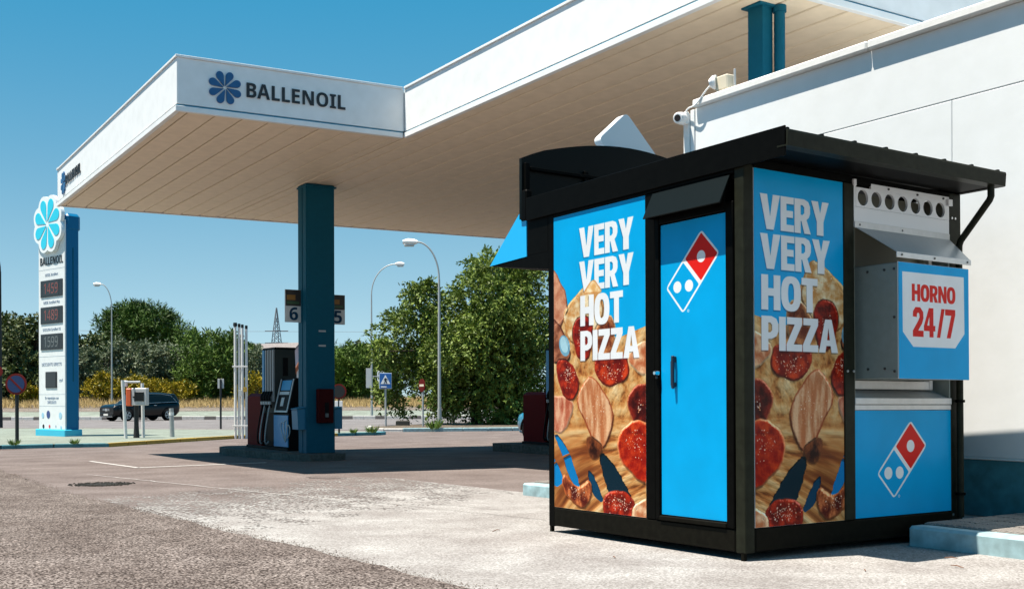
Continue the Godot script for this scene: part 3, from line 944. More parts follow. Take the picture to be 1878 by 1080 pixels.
func fuel_pump() -> Node3D:
	var p := thing("fuel_pump", "dark fuel pump with hoses and blue flower panel beside the pillar", "fuel pump", Vector3.ZERO, 0.0, "fuel pumps")
	obj("plinth", MB.new().box(Vector3(-0.02, 0, -2.62), Vector3(0.5, 0.06, 0.02), 0.008), M.pump_dark, p)
	obj("cabinet", MB.new().box(Vector3(0.022, 0.06, -0.88), Vector3(0.46, 0.80, 0.0), 0.01), M.pump_dark, p)
	var lp := obj("lower_panel", MB.new().box(Vector3(0, 0.08, -0.86), Vector3(0.02, 0.76, -0.02), 0.004), M.pump_blue, p)
	for i in 3:
		var pts := []
		var sh := petal_shape(0.50, PI * 0.34 + i * 0.62)
		for k in sh.size() + 1:
			var q: Vector2 = sh[k % sh.size()]
			pts.append(Vector3(-0.004, 0.16 + q.y, -0.28 - q.x * 0.8 + 0.1))
		obj("petal_outline", MB.new().tube(pts, 0.011, 6, false), M.pump_light, lp)
	var prof := PackedVector2Array([Vector2(0.0, 0.81), Vector2(0.46, 0.81), Vector2(0.46, 1.56), Vector2(0.17, 1.56)])
	var term := obj("payment_terminal", MB.new().prism(prof, Vector3(0, 0, -0.86), Vector3.RIGHT, Vector3.UP, Vector3(0, 0, 0.86)), M.pump_dark, p)
	var sl := Vector3(0.17, 0.75, 0).normalized()
	var out := Vector3(-0.75, 0.17, 0).normalized()
	var fr := func(s0: float, s1: float, z0: float, z1: float, o0: float, o1: float) -> MB:
		return MB.new().box(Vector3(z0, s0, o0), Vector3(z1, s1, o1), 0.002, Transform3D(Basis(Vector3(0, 0, -1), sl, out), Vector3(0, 0.81, 0)))
	obj("bezel", fr.call(0.01, 0.75, 0.04, 0.09, 0.0, 0.015), M.pump_light, term)
	obj("bezel", fr.call(0.01, 0.75, 0.77, 0.82, 0.0, 0.015), M.pump_light, term)
	obj("bezel", fr.call(0.01, 0.05, 0.092, 0.768, 0.0, 0.015), M.pump_light, term)
	obj("screen", fr.call(0.50, 0.72, 0.15, 0.70, 0.0, 0.008), M.pump_blue, term)
	obj("card_slot", fr.call(0.40, 0.47, 0.15, 0.72, 0.0, 0.012), M.pump_light, term)
	obj("notice", fr.call(0.15, 0.34, 0.38, 0.55, 0.0, 0.008), M.pump_light, term)
	var hd := obj("head", MB.new().prism(PackedVector2Array([Vector2(0.04, 0.8), Vector2(0.56, 0.8), Vector2(0.50, 2.22), Vector2(0.05, 2.22)]), Vector3(0, 0, -1.62), Vector3.RIGHT, Vector3.UP, Vector3(0, 0, 0.74)), M.pump_grey, p)
	obj("head_cap", MB.new().box(Vector3(0.03, 2.20, -1.64), Vector3(0.52, 2.25, -0.865), 0.01), M.pump_dark, hd)
	obj("side_notice", MB.new().box(Vector3(0.22, 1.62, -0.885), Vector3(0.34, 2.02, -0.872), 0.002), M.pump_dark, hd)
	for i in 4:
		obj("hose_column", MB.new().box(Vector3(0.0, 1.05, -0.96 - i * 0.15), Vector3(0.045, 2.2, -0.90 - i * 0.15), 0.008), M.hose_light, p)
	obj("blue_strip", MB.new().box(Vector3(0.01, 1.1, -1.62), Vector3(0.045, 2.2, -1.50), 0.004), M.pump_blue, p)
	obj("hose_cabinet", MB.new().box(Vector3(0.06, 0.06, -1.62), Vector3(0.46, 0.80, -0.89), 0.01), M.pump_dark, p)
	for i in 4:
		var z := -0.95 - i * 0.16
		var pts := []
		for k in 15:
			var u := k / 14.0
			pts.append(Vector3(-0.05 - 0.10 * sin(u * PI), 1.0 - 0.88 * sin(u * PI * 0.62), z - 0.10 * u))
		obj("hose", MB.new().tube(pts, 0.018, 8), M.hose if i % 2 else M.hose_light, p)
		var nz := obj("nozzle", MB.new().tube([Vector3(-0.02, 0.92, z), Vector3(-0.06, 1.02, z), Vector3(-0.07, 1.16, z), Vector3(-0.02, 1.26, z), Vector3(0.03, 1.28, z)], [0.022, 0.034, 0.036, 0.03, 0.015], 8), M.hose, p)
		obj("nozzle_cap", MB.new().tube([Vector3(-0.055, 0.99, z), Vector3(-0.062, 1.06, z)], 0.04, 8), M.pump_light, nz)
	obj("end_cover", MB.new().prism(PackedVector2Array([Vector2(0.0, 0.06), Vector2(0.46, 0.06), Vector2(0.46, 1.20), Vector2(0.10, 1.24), Vector2(0.0, 1.17)]), Vector3(0, 0, -2.58), Vector3.RIGHT, Vector3.UP, Vector3(0, 0, 0.94)), M.pump_red, p)
	obj("cup", MB.new().tube([Vector3(0.38, 1.57, -0.1), Vector3(0.38, 1.73, -0.1)], 0.055, 12), M.pump_blue, p)
	return p

# ---------------------------------------------------------------- price totem
func totem_sign() -> void:
	var t := thing("price_totem", "tall white and blue price totem with flower logo", "totem sign", Vector3(2.0, -0.16, -33.2), deg_to_rad(17.0))
	var W := 1.79
	var D := 0.45
	# origin at the near corner of the printed side, which faces -x and runs along -z
	obj("side_panel", MB.new().box(Vector3(0.02, 0.22, -W), Vector3(D, 6.95, 0), 0.02), M.totem_blue, t)
	obj("side_groove", MB.new().box(Vector3(D * 0.52, 1.8, 0.0), Vector3(D * 0.52 + 0.03, 6.2, 0.012), 0.003), M.pillar_light, t)
	obj("head_cap", MB.new().box(Vector3(0.0, 6.72, -W - 0.01), Vector3(D + 0.09, 7.33, 0.015), 0.10), M.totem_blue, t)
	obj("base", MB.new().box(Vector3(-0.10, -0.1, -W - 0.12), Vector3(D + 0.06, 0.22, 0.10), 0.02), M.totem_base, t)
	obj("front_panel", MB.new().box(Vector3(-0.03, 0.22, -W + 0.005), Vector3(0.018, 7.10, -0.01), 0.006), M.totem_white, t)
	# flower badge
	var bc := Vector3(-0.16, 7.02, -W * 0.5 - 0.02)
	var ring := PackedVector2Array()
	for i in 96:
		var a := TAU * i / 96.0
		ring.append(Vector2(cos(a), sin(a)) * (0.86 + 0.13 * absf(cos((a - 0.39) * 4.0))))
	var badge := obj("badge", MB.new().prism(ring, bc, Vector3(0, 0, 1), Vector3.UP, Vector3(0.12, 0, 0)), M.petal_white, t)
	for i in 8:
		obj("petal", MB.new().prism(petal_shape(0.86, TAU * i / 8 + 0.39), bc + Vector3(-0.001, 0, 0), Vector3(0, 0, 1), Vector3.UP, Vector3(-0.012, 0, 0)), M.petal_bright, badge)
	var g := 0.16
	var face := func(y: float, z: float) -> Transform3D:
		return Transform3D(Basis(Vector3(0, 0, 1), Vector3.UP, Vector3(-1, 0, 0)), Vector3(-0.034, y + g, z))
	var mid := -W * 0.5
	text(t, "lettering", "BALLENOIL", 0.25, M.letter_black, face.call(5.66, mid), 0.84, true)
	for y in [5.38, 2.48, 1.22, 0.83]:
		obj("seam", MB.new().box(Vector3(-0.033, y + g - 0.006, -W + 0.01), Vector3(-0.028, y + g + 0.006, -0.015), 0.001), M.seam, t)
	var rows := [["DIESEL Excellent", 5.20, 4.46, 5.02], ["DIESEL Excellent Plus", 4.28, 3.57, 4.13], ["GASOLINA Excellent 95", 3.38, 2.70, 3.23]]
	for i in 3:
		var r: Array = rows[i]
		text(t, "lettering", r[0], 0.085, M.print_grey, face.call(r[1], mid), 1.0, false, 0.006)
		var f := obj("display", MB.new().box(Vector3(-0.055, r[2] + g, -W + 0.17), Vector3(-0.02, r[3] + g, -0.14), 0.008), M.screen_frame, t)
		obj("screen", MB.new().box(Vector3(-0.060, r[2] + g + 0.05, -W + 0.38), Vector3(-0.054, r[3] + g - 0.05, -0.36), 0.002), M.screen, f)
		var dd := text(f, "digits", ["1459", "1489", "1599"][i], 0.34, M.digit_grey if i == 2 else M.digit, Transform3D(Basis(Vector3(0, 0, 1), Vector3.UP, Vector3(-1, 0, 0)), Vector3(-0.062, (r[2] + r[3]) * 0.5 + g, mid)), 0.95, false, 0.004)
	text(t, "lettering", "DESCUENTO DIRECTO", 0.10, M.print_grey, face.call(2.22, mid), 1.0, false, 0.006)
	var sd := obj("display", MB.new().box(Vector3(-0.055, 1.43 + g, mid - 0.40), Vector3(-0.02, 1.97 + g, mid + 0.36), 0.008), M.screen_frame, t)
	obj("screen", MB.new().box(Vector3(-0.060, 1.47 + g, mid - 0.34), Vector3(-0.054, 1.93 + g, mid + 0.30), 0.002), M.screen, sd)
	text(t, "lettering", "cts/l", 0.09, M.print_grey, face.call(1.68, mid + 0.62), 1.0, false, 0.006)
	text(t, "lettering", "En repostajes con", 0.085, M.print_grey, face.call(1.10, mid), 1.0, false, 0.006)
	text(t, "lettering", "SMILE&GO", 0.09, M.print_grey, face.call(0.96, mid), 1.0, false, 0.006)
	var k := 0
	for s in [[-0.62, 0.52, 0.085, M.emblem_pale], [-0.24, 0.55, 0.12, M.print_navy], [0.58, 0.52, 0.10, M.emblem_pale], [-0.58, 0.15, 0.065, M.letter_black], [-0.16, 0.15, 0.055, M.print_red], [0.26, 0.16, 0.04, M.seam], [0.62, 0.13, 0.05, M.emblem_pale]]:
		obj("emblem", MB.new().disc(Vector3(-0.034, s[1] + g, mid + s[0]), Vector3(-1, 0, 0), s[2], 18, 0.004, 1.1), s[3], t)

# ---------------------------------------------------------------- printed sheets of the kiosk
func glyph(ch: String) -> Array:
	var P := func(a: Array) -> PackedVector2Array:
		var k := PackedVector2Array()
		for i in range(0, a.size(), 2):
			k.append(Vector2(a[i], a[i + 1]))
		return k
	var el := func(rx: float, ry: float) -> PackedVector2Array:
		var k := PackedVector2Array()
		for i in 28:
			var c := cos(TAU * i / 28.0)
			var s := sin(TAU * i / 28.0)
			k.append(Vector2(0.5 + rx * signf(c) * pow(absf(c), 0.8), 0.5 + ry * signf(s) * pow(absf(s), 0.8)))
		return k
	match ch:
		"V": return [0.66, [P.call([0, 0, 0.36, 0, 0.5, 0.62, 0.64, 0, 1, 0, 0.68, 1, 0.32, 1])]]
		"E": return [0.45, [P.call([0, 0, 1, 0, 1, 0.2, 0.44, 0.2, 0.44, 0.39, 0.93, 0.39, 0.93, 0.59, 0.44, 0.59, 0.44, 0.8, 1, 0.8, 1, 1, 0, 1])]]
		"R": return [0.56, [P.call([0, 0, 0.6, 0, 0.85, 0.06, 0.96, 0.2, 0.96, 0.4, 0.88, 0.52, 0.74, 0.6, 1, 1, 0.6, 1, 0.42, 0.64, 0.38, 0.64, 0.38, 1, 0, 1]), P.call([0.38, 0.18, 0.5, 0.18, 0.6, 0.24, 0.6, 0.4, 0.5, 0.46, 0.38, 0.46])]]
		"Y": return [0.62, [P.call([0, 0, 0.38, 0, 0.5, 0.34, 0.62, 0, 1, 0, 0.69, 0.6, 0.69, 1, 0.31, 1, 0.31, 0.6])]]
		"H": return [0.56, [P.call([0, 0, 0.36, 0, 0.36, 0.38, 0.64, 0.38, 0.64, 0, 1, 0, 1, 1, 0.64, 1, 0.64, 0.6, 0.36, 0.6, 0.36, 1, 0, 1])]]
		"O": return [0.60, [el.call(0.5, 0.51), el.call(0.15, 0.30)]]
		"T": return [0.50, [P.call([0, 0, 1, 0, 1, 0.21, 0.69, 0.21, 0.69, 1, 0.31, 1, 0.31, 0.21, 0, 0.21])]]
		"P": return [0.52, [P.call([0, 0, 0.6, 0, 0.88, 0.07, 1, 0.22, 1, 0.44, 0.88, 0.58, 0.6, 0.66, 0.4, 0.66, 0.4, 1, 0, 1]), P.call([0.4, 0.19, 0.52, 0.19, 0.62, 0.25, 0.62, 0.41, 0.52, 0.47, 0.4, 0.47])]]
		"I": return [0.21, [P.call([0, 0, 1, 0, 1, 1, 0, 1])]]
		"Z": return [0.50, [P.call([0.04, 0, 1, 0, 1, 0.2, 0.46, 0.79, 1, 0.79, 1, 1, 0, 1, 0, 0.8, 0.52, 0.21, 0.04, 0.21])]]
		"A": return [0.64, [P.call([0.33, 0, 0.67, 0, 1, 1, 0.66, 1, 0.61, 0.8, 0.39, 0.8, 0.34, 1, 0, 1]), P.call([0.5, 0.26, 0.57, 0.62, 0.43, 0.62])]]
		"N": return [0.58, [P.call([0, 0, 0.34, 0, 0.67, 0.52, 0.67, 0, 1, 0, 1, 1, 0.68, 1, 0.33, 0.48, 0.33, 1, 0, 1])]]
		"2": return [0.52, [P.call([0, 0.32, 0.03, 0.14, 0.25, 0, 0.7, 0, 0.97, 0.15, 1, 0.36, 0.86, 0.55, 0.5, 0.79, 1, 0.79, 1, 1, 0, 1, 0, 0.8, 0.5, 0.46, 0.63, 0.34, 0.6, 0.22, 0.5, 0.18, 0.4, 0.22, 0.37, 0.34])]]
		"4": return [0.56, [P.call([0.44, 0, 0.84, 0, 0.84, 0.6, 1, 0.6, 1, 0.79, 0.84, 0.79, 0.84, 1, 0.48, 1, 0.48, 0.79, 0, 0.79, 0, 0.62]), P.call([0.48, 0.6, 0.48, 0.30, 0.29, 0.6])]]
		"/": return [0.46, [P.call([0.58, 0, 1, 0, 0.42, 1, 0, 1])]]
		"7": return [0.50, [P.call([0, 0, 1, 0, 1, 0.18, 0.52, 1, 0.14, 1, 0.6, 0.21, 0, 0.21])]]
	return [0.3, []]

func letters(pr: Print, words: String, x0: float, x1: float, y0: float, y1: float, col: Color, shade := Color.TRANSPARENT) -> void:
	var total := 0.0
	for ch in words:
		total += glyph(ch)[0]
	var gap := 0.018
	total += gap * (words.length() - 1)
	var sc := (x1 - x0) / total
	var x := x0
	for ch in words:
		var g := glyph(ch)
		var cs := []
		var sh := []
		for k in g[1]:
			var o := PackedVector2Array()
			var o2 := PackedVector2Array()
			for p in k:
				o.append(Vector2(x + p.x * g[0] * sc, lerpf(y0, y1, p.y)))
				o2.append(Vector2(x + p.x * g[0] * sc - 0.006, lerpf(y0, y1, p.y) + 0.004))
			cs.append(o)
			sh.append(o2)
		if shade.a > 0.0:
			pr.fill(sh, Color(shade.r, shade.g, shade.b), shade.a)
		pr.fill(cs, col)
		x += (g[0] + gap) * sc

func poly2(a: Array) -> PackedVector2Array:
	var k := PackedVector2Array()
	for i in range(0, a.size(), 2):
		k.append(Vector2(a[i], a[i + 1]))
	return k
func soft(k: PackedVector2Array, wob := 0.0, sd := 0.0) -> PackedVector2Array:
	# rounded and slightly irregular outline
	for it in 2:
		var o := PackedVector2Array()
		for i in k.size():
			var a := k[i]
			var b := k[(i + 1) % k.size()]
			o.append(a.lerp(b, 0.25)); o.append(a.lerp(b, 0.75))
		k = o
	if wob > 0.0:
		var f := FastNoiseLite.new()
		f.seed = int(sd) + 3
		f.frequency = 1.0
		for i in k.size():
			k[i] += Vector2(f.get_noise_2d(i * 0.7, sd), f.get_noise_2d(sd, i * 0.7)) * wob
	return k

var cheese: FastNoiseLite
var relief_h := PackedFloat32Array()
func edge_distance(q: Vector2, k: PackedVector2Array, asp: float) -> float:
	var best := 9.0
	for i in k.size():
		var a := k[i]
		var b := k[(i + 1) % k.size()]
		var ab := Vector2(b.x - a.x, (b.y - a.y) * asp)
		var ap := Vector2(q.x - a.x, (q.y - a.y) * asp)
		var t := clampf(ap.dot(ab) / maxf(ab.length_squared(), 1e-9), 0.0, 1.0)
		best = minf(best, (ap - ab * t).length_squared())
	return sqrt(best)

# one topping of the printed food photograph: outline, two tones, thickness, cupped or flat, roughness of its skin
func topping(pr: Print, k: PackedVector2Array, c1: Color, c2: Color, rim: Color, thick: float, cup: float, skin: float, streak := 0.0) -> void:
	k = soft(k)
	var asp := float(pr.h) / pr.w
	var lo := Vector2(9, 9)
	var hi := Vector2(-9, -9)
	for p in k:
		lo = lo.min(p); hi = hi.max(p)
	for y in range(maxi(0, int(lo.y * pr.h) - 2), mini(pr.h, int(hi.y * pr.h) + 3)):
		for x in range(maxi(0, int(lo.x * pr.w) - 4), mini(pr.w, int(hi.x * pr.w) + 5)):
			var q := Vector2((x + 0.5) / pr.w, (y + 0.5) / pr.h)
			q += Vector2(cheese.get_noise_2d(x * 0.9, y * 0.9 + 70.0), cheese.get_noise_2d(x * 0.9 + 170.0, y * 0.9) / asp) * 0.018
			if not Geometry2D.is_point_in_polygon(q, k):
				continue
			var d := edge_distance(q, k, asp)
			var n := cheese.get_noise_2d(x * (1.9 + streak * 0.9) + 40.0, y * (1.9 - streak * 1.3))
			var f := cheese.get_noise_2d(x * 11.0, y * 11.0 + 400.0)
			var e := smoothstep(0.0, 0.022, d)
			var i := y * pr.w + x
			relief_h[i] = relief_h[i] * 0.25 + thick * (e - cup * smoothstep(0.012, 0.10, d)) + n * 0.020 * skin + f * 0.0075 * skin
			var col := c1.lerp(c2, clampf(0.55 + n * 1.2 + f * 0.22 - cup * 0.35 * smoothstep(0.02, 0.09, d), 0.0, 1.0))
			col = rim.lerp(col, smoothstep(0.004, 0.022, d + n * 0.006))
			pr.put(x, y, col, minf(1.0, d / 0.006))

func pizza_picture() -> Print:
	var W := 340
	var H := 706
	var sky := Color8(0, 168, 232)
	var pr := Print.new(W, H, sky)
	cheese = FastNoiseLite.new()
	cheese.seed = 77
	cheese.frequency = 0.014
	cheese.fractal_octaves = 4
	relief_h.resize(W * H)
	relief_h.fill(-1.0)
	var body := soft(poly2([-0.2, 0.40, 0.12, 0.36, 0.30, 0.268, 0.45, 0.236, 0.55, 0.29, 0.60, 0.36, 0.64, 0.425, 0.72, 0.435, 0.82, 0.425, 1.2, 0.385, 1.2, 1.2, -0.2, 1.2]))
	var holes := []
	for g in [[-0.02, 0.735, 0.06, 0.755, 0.16, 0.80, 0.24, 0.865, 0.30, 0.935, 0.23, 0.925, 0.16, 0.885, 0.09, 0.82], [-0.08, 0.80, 0.05, 0.86, 0.11, 0.905, 0.02, 0.93, -0.08, 0.92], [0.37, 0.86, 0.44, 0.875, 0.53, 0.93, 0.56, 0.97, 0.47, 0.955, 0.40, 0.915], [0.50, 0.80, 0.60, 0.815, 0.73, 0.865, 0.85, 0.94, 0.92, 0.985, 0.80, 0.975, 0.65, 0.95, 0.56, 0.89]]:
		holes.append(soft(poly2(g)))
	var deep := [Color8(0, 128, 200), Color8(0, 140, 214), Color8(2, 66, 100), Color8(2, 38, 54)]
	for y in range(int(H * 0.2), H):
		for x in W:
			var q := Vector2((x + 0.5) / W, (y + 0.5) / H)
			if q.y < 0.47 and not Geometry2D.is_point_in_polygon(q, body):
				continue
			var low := smoothstep(0.64, 0.76, q.y)
			var n := cheese.get_noise_2d(x * 1.5, y * 1.2)
			var m := cheese.get_noise_2d(x * 5.0 + 300.0, y * 4.2)
			if low > 0.0:
				var fan := (q.x - 0.45) * 0.55
				var al := x * (0.45 + fan) + y * 0.85
				var ac := x * 0.85 - y * (0.45 + fan)
				n = lerpf(n, cheese.get_noise_2d(ac * 3.2, al * 0.55 + 90.0), low)
				m = lerpf(m, cheese.get_noise_2d(ac * 11.0 + 500.0, al * 1.1), low)
				var hole := -1
				var qq := q + Vector2(m * 0.012 + n * 0.02, m * 0.006)
				for k in holes.size():
					if Geometry2D.is_point_in_polygon(qq, holes[k]):
						hole = k
				if hole >= 2 or (hole >= 0 and m < 0.36):
					relief_h[y * W + x] = -0.16
					pr.put(x, y, deep[hole], 1.0)
					continue
			var hgt := n * 0.10 + m * 0.030
			relief_h[y * W + x] = hgt
			var col := Color8(212, 148, 78).lerp(Color8(250, 222, 170), clampf(0.30 + hgt * 8.0, 0, 1))
			col = col.lerp(Color8(190, 104, 44), clampf(-hgt * 10.0 + m * 0.5 + 0.05 + 0.25 * low, 0, 0.9))
			col = col.lerp(Color8(84, 34, 16), clampf(-hgt * 12.0 - 0.25 + 0.15 * low, 0, 0.92))
			pr.put(x, y, col, 1.0)
	# fingers holding the slice, crust of the slice, toppings from back to front
	topping(pr, poly2([-0.1, 0.15, 0.02, 0.18, 0.20, 0.30, 0.10, 0.37, 0.02, 0.43, -0.1, 0.45]), Color8(196, 120, 86), Color8(232, 170, 134), Color8(170, 92, 64), 0.16, 0.0, 0.25)
	topping(pr, poly2([0.08, 0.345, 0.22, 0.29, 0.44, 0.228, 0.54, 0.28, 0.58, 0.37, 0.42, 0.47, 0.20, 0.45]), Color8(214, 150, 82), Color8(254, 234, 192), Color8(196, 128, 66), 0.14, 0.0, 1.0)
	topping(pr, poly2([0.22, 0.37, 0.36, 0.345, 0.45, 0.37, 0.46, 0.44, 0.40, 0.51, 0.28, 0.50, 0.22, 0.44]), Color8(96, 12, 6), Color8(190, 40, 16), Color8(140, 34, 14), 0.12, 0.9, 1.5)
	topping(pr, poly2([0.44, 0.40, 0.62, 0.34, 0.72, 0.40, 0.66, 0.49, 0.50, 0.51]), Color8(110, 44, 22), Color8(214, 140, 84), Color8(232, 190, 140), 0.12, 0.4, 1.0)
	topping(pr, poly2([-0.08, 0.33, 0.04, 0.35, 0.18, 0.44, 0.21, 0.495, 0.08, 0.515, -0.08, 0.49]), Color8(118, 60, 38), Color8(196, 126, 92), Color8(90, 40, 26), 0.18, 0.0, 0.25)
	pr.ellipse(0.125, 0.446, 0.060, 0.080, Color8(120, 176, 204), -0.5)
	pr.ellipse(0.122, 0.442, 0.044, 0.062, Color8(176, 220, 236), -0.5)
	topping(pr, poly2([-0.1, 0.61, 0.10, 0.61, 0.26, 0.635, 0.20, 0.70, 0.08, 0.76, -0.1, 0.72]), Color8(188, 92, 64), Color8(244, 186, 150), Color8(236, 184, 146), 0.10, 0.3, 0.6, 0.8)
	topping(pr, poly2([0.78, 0.50, 0.92, 0.455, 1.1, 0.44, 1.1, 0.55, 0.95, 0.565]), Color8(196, 108, 66), Color8(250, 200, 156), Color8(240, 206, 160), 0.10, 0.3, 0.7)
	topping(pr, poly2([0.01, 0.50, 0.14, 0.485, 0.27, 0.53, 0.31, 0.585, 0.23, 0.635, 0.12, 0.63, 0.05, 0.57]), Color8(104, 12, 8), Color8(206, 56, 24), Color8(150, 34, 16), 0.14, 0.9, 1.7)
	topping(pr, poly2([0.46, 0.49, 0.80, 0.475, 0.85, 0.545, 0.76, 0.585, 0.60, 0.595, 0.48, 0.555]), Color8(120, 16, 8), Color8(216, 66, 26), Color8(160, 44, 20), 0.14, 0.9, 1.6)
	topping(pr, poly2([0.80, 0.63, 0.93, 0.575, 1.1, 0.60, 1.1, 0.75, 0.92, 0.74, 0.84, 0.69]), Color8(62, 10, 8), Color8(140, 36, 20), Color8(200, 110, 70), 0.12, 0.6, 1.0)
	topping(pr, poly2([0.40, 0.545, 0.50, 0.57, 0.63, 0.63, 0.69, 0.685, 0.65, 0.745, 0.55, 0.81, 0.44, 0.77, 0.33, 0.69, 0.24, 0.63]), Color8(198, 118, 72), Color8(246, 196, 152), Color8(166, 70, 34), 0.16, 0.35, 0.6, 1.0)
	topping(pr, poly2([0.36, 0.75, 0.50, 0.755, 0.57, 0.80, 0.48, 0.84, 0.40, 0.815]), Color8(46, 18, 10), Color8(140, 72, 36), Color8(120, 66, 34), 0.06, 1.2, 1.2)
	topping(pr, poly2([0.69, 0.77, 0.76, 0.72, 0.90, 0.695, 1.1, 0.71, 1.1, 0.89, 0.95, 0.895, 0.85, 0.87, 0.74, 0.825]), Color8(158, 22, 8), Color8(224, 70, 26), Color8(238, 150, 96), 0.16, 0.7, 0.9)
	topping(pr, poly2([0.07, 0.91, 0.13, 0.875, 0.21, 0.915, 0.32, 0.92, 0.42, 0.89, 0.44, 0.945, 0.38, 0.995, 0.26, 0.995, 0.13, 0.955]), Color8(84, 20, 10), Color8(222, 124, 70), Color8(214, 110, 54), 0.16, 0.6, 1.0, 0.5)
	topping(pr, poly2([0.56, 0.945, 0.66, 0.915, 0.84, 0.925, 0.92, 0.965, 0.88, 1.03, 0.66, 1.05, 0.54, 0.995]), Color8(104, 14, 8), Color8(206, 52, 22), Color8(150, 36, 18), 0.16, 0.7, 1.9)
	topping(pr, poly2([0.84, 0.985, 0.93, 0.945, 1.1, 0.93, 1.1, 1.1, 0.84, 1.1]), Color8(206, 122, 78), Color8(250, 204, 162), Color8(244, 204, 160), 0.12, 0.2, 0.6)
	# the photograph's own studio light, printed
	var out := pr.d.duplicate()
	for y in range(2, H - 2):
		for x in range(2, W - 2):
			var i := y * W + x
			if relief_h[i] <= -0.9:
				continue
			var gx := relief_h[i + 1] - relief_h[i - 1]
			var gy := relief_h[i + W] - relief_h[i - W]
			if absf(gx) > 0.6 or absf(gy) > 0.6:
				continue
			var nn := Vector3(-gx * 9.0, -gy * 9.0, 1.0).normalized()
			var lit := 0.48 + 0.68 * maxf(0.0, nn.dot(Vector3(-0.42, -0.62, 0.66)))
			var sh := relief_h[maxi(0, i - 3 - 5 * W)] - relief_h[i]
			if sh > 0.03 and sh < 0.8:
				lit *= 1.0 - minf(0.5, sh * 3.0)
			var sp := pow(maxf(0.0, nn.dot(Vector3(-0.28, -0.46, 0.84))), 26.0) * 0.42
			if sp < 0.16:
				sp *= 0.4
			for c in 3:
				out[i * 3 + c] = clampi(int(pr.d[i * 3 + c] * lit + 255.0 * sp), 0, 255)
	pr.d = out
	for q in [[0.17, 0.545, 0.07, 0.030, 70], [0.66, 0.545, 0.10, 0.022, 70], [0.33, 0.43, 0.05, 0.035, 40], [0.90, 0.77, 0.09, 0.045, 45], [0.73, 0.965, 0.10, 0.028, 90], [0.47, 0.66, 0.09, 0.05, 30], [0.27, 0.945, 0.09, 0.02, 40], [0.94, 0.65, 0.03, 0.03, 18], [0.36, 0.31, 0.10, 0.03, 25]]:
		for i in q[4]:
			pr.ellipse(q[0] + rng.randfn() * q[2] * 0.55, q[1] + rng.randfn() * q[3] * 0.55, rng.randf_range(0.0015, 0.0065), rng.randf_range(0.0012, 0.0035), Color8(255, 236, 214) if rng.randf() < 0.7 else Color8(244, 170, 120), rng.randf() * 3.0)
	return pr

func tile_logo(pr: Print, top: Vector2, right: Vector2, bottom: Vector2, left: Vector2, unit: float) -> void:
	# tilted two-square tile: red upper square with one dot, blue lower square with two; unit = half the square's diagonal
	var red := Color8(232, 34, 26)
	var blue := Color8(0, 168, 232)
	var white := Color8(246, 247, 249)
	var asp := float(pr.w) / pr.h
	var rounded := func(a: Array, r: float) -> PackedVector2Array:
		var k := PackedVector2Array()
		for i in a.size():
			var p: Vector2 = a[i]
			var q: Vector2 = a[(i + a.size() - 1) % a.size()]
			var s: Vector2 = a[(i + 1) % a.size()]
			var p0 := p.lerp(q, r)
			var p1 := p.lerp(s, r)
			for j in 6:
				var t := j / 5.0
				k.append(p0.lerp(p, t).lerp(p.lerp(p1, t), t))
		return k
	var c := (top + right + bottom + left) * 0.25
	var big := []
	var small := []
	for p in [top, right, bottom, left]:
		big.append(p)
		small.append(c + (p - c) * 0.93)
	pr.fill([rounded.call(big, 0.10)], white)
	# halves
	var m1 := left.lerp(top, 0.5)
	var m2 := bottom.lerp(right, 0.5)
	for half in [[top, right, m2, m1, red], [m1, m2, bottom, left, blue]]:
		var hc: Vector2 = (half[0] + half[1] + half[2] + half[3]) * 0.25
		var k := []
		for i in 4:
			k.append(hc + (half[i] - hc) * 0.885)
		pr.fill([rounded.call(k, 0.05)], half[4])
	var rc := (top + right + m1 + m2) * 0.25
	var bc := (bottom + left + m1 + m2) * 0.25
	var rad := (right.x - top.x) * 0.235
	pr.ellipse(rc.x, rc.y, rad, rad, white)
	var off := (right.x - top.x) * 0.335
	pr.ellipse(bc.x - off, bc.y, rad, rad, white)
	pr.ellipse(bc.x + off, bc.y, rad, rad, white)
	# small ring mark by the lower corner
	pr.ellipse(bottom.x + unit * 0.30, bottom.y - unit * 0.10 * asp, unit * 0.055, unit * 0.055, white)
	pr.ellipse(bottom.x + unit * 0.30, bottom.y - unit * 0.10 * asp, unit * 0.035, unit * 0.035, blue)

func print_mat(pr: Print, rough := 0.32) -> StandardMaterial3D:
	var m := StandardMaterial3D.new()
	m.albedo_texture = pr.texture()
	m.albedo_color = Color(0.90, 0.90, 0.90)
	m.roughness = rough
	m.metallic_specular = 0.22
	m.detail_enabled = true
	m.detail_blend_mode = BaseMaterial3D.BLEND_MODE_MUL
	m.detail_albedo = M.film
	m.detail_uv_layer = BaseMaterial3D.DETAIL_UV_2
	m.uv2_triplanar = true
	m.uv2_world_triplanar = true
	m.uv2_scale = Vector3.ONE / 2.6
	return m

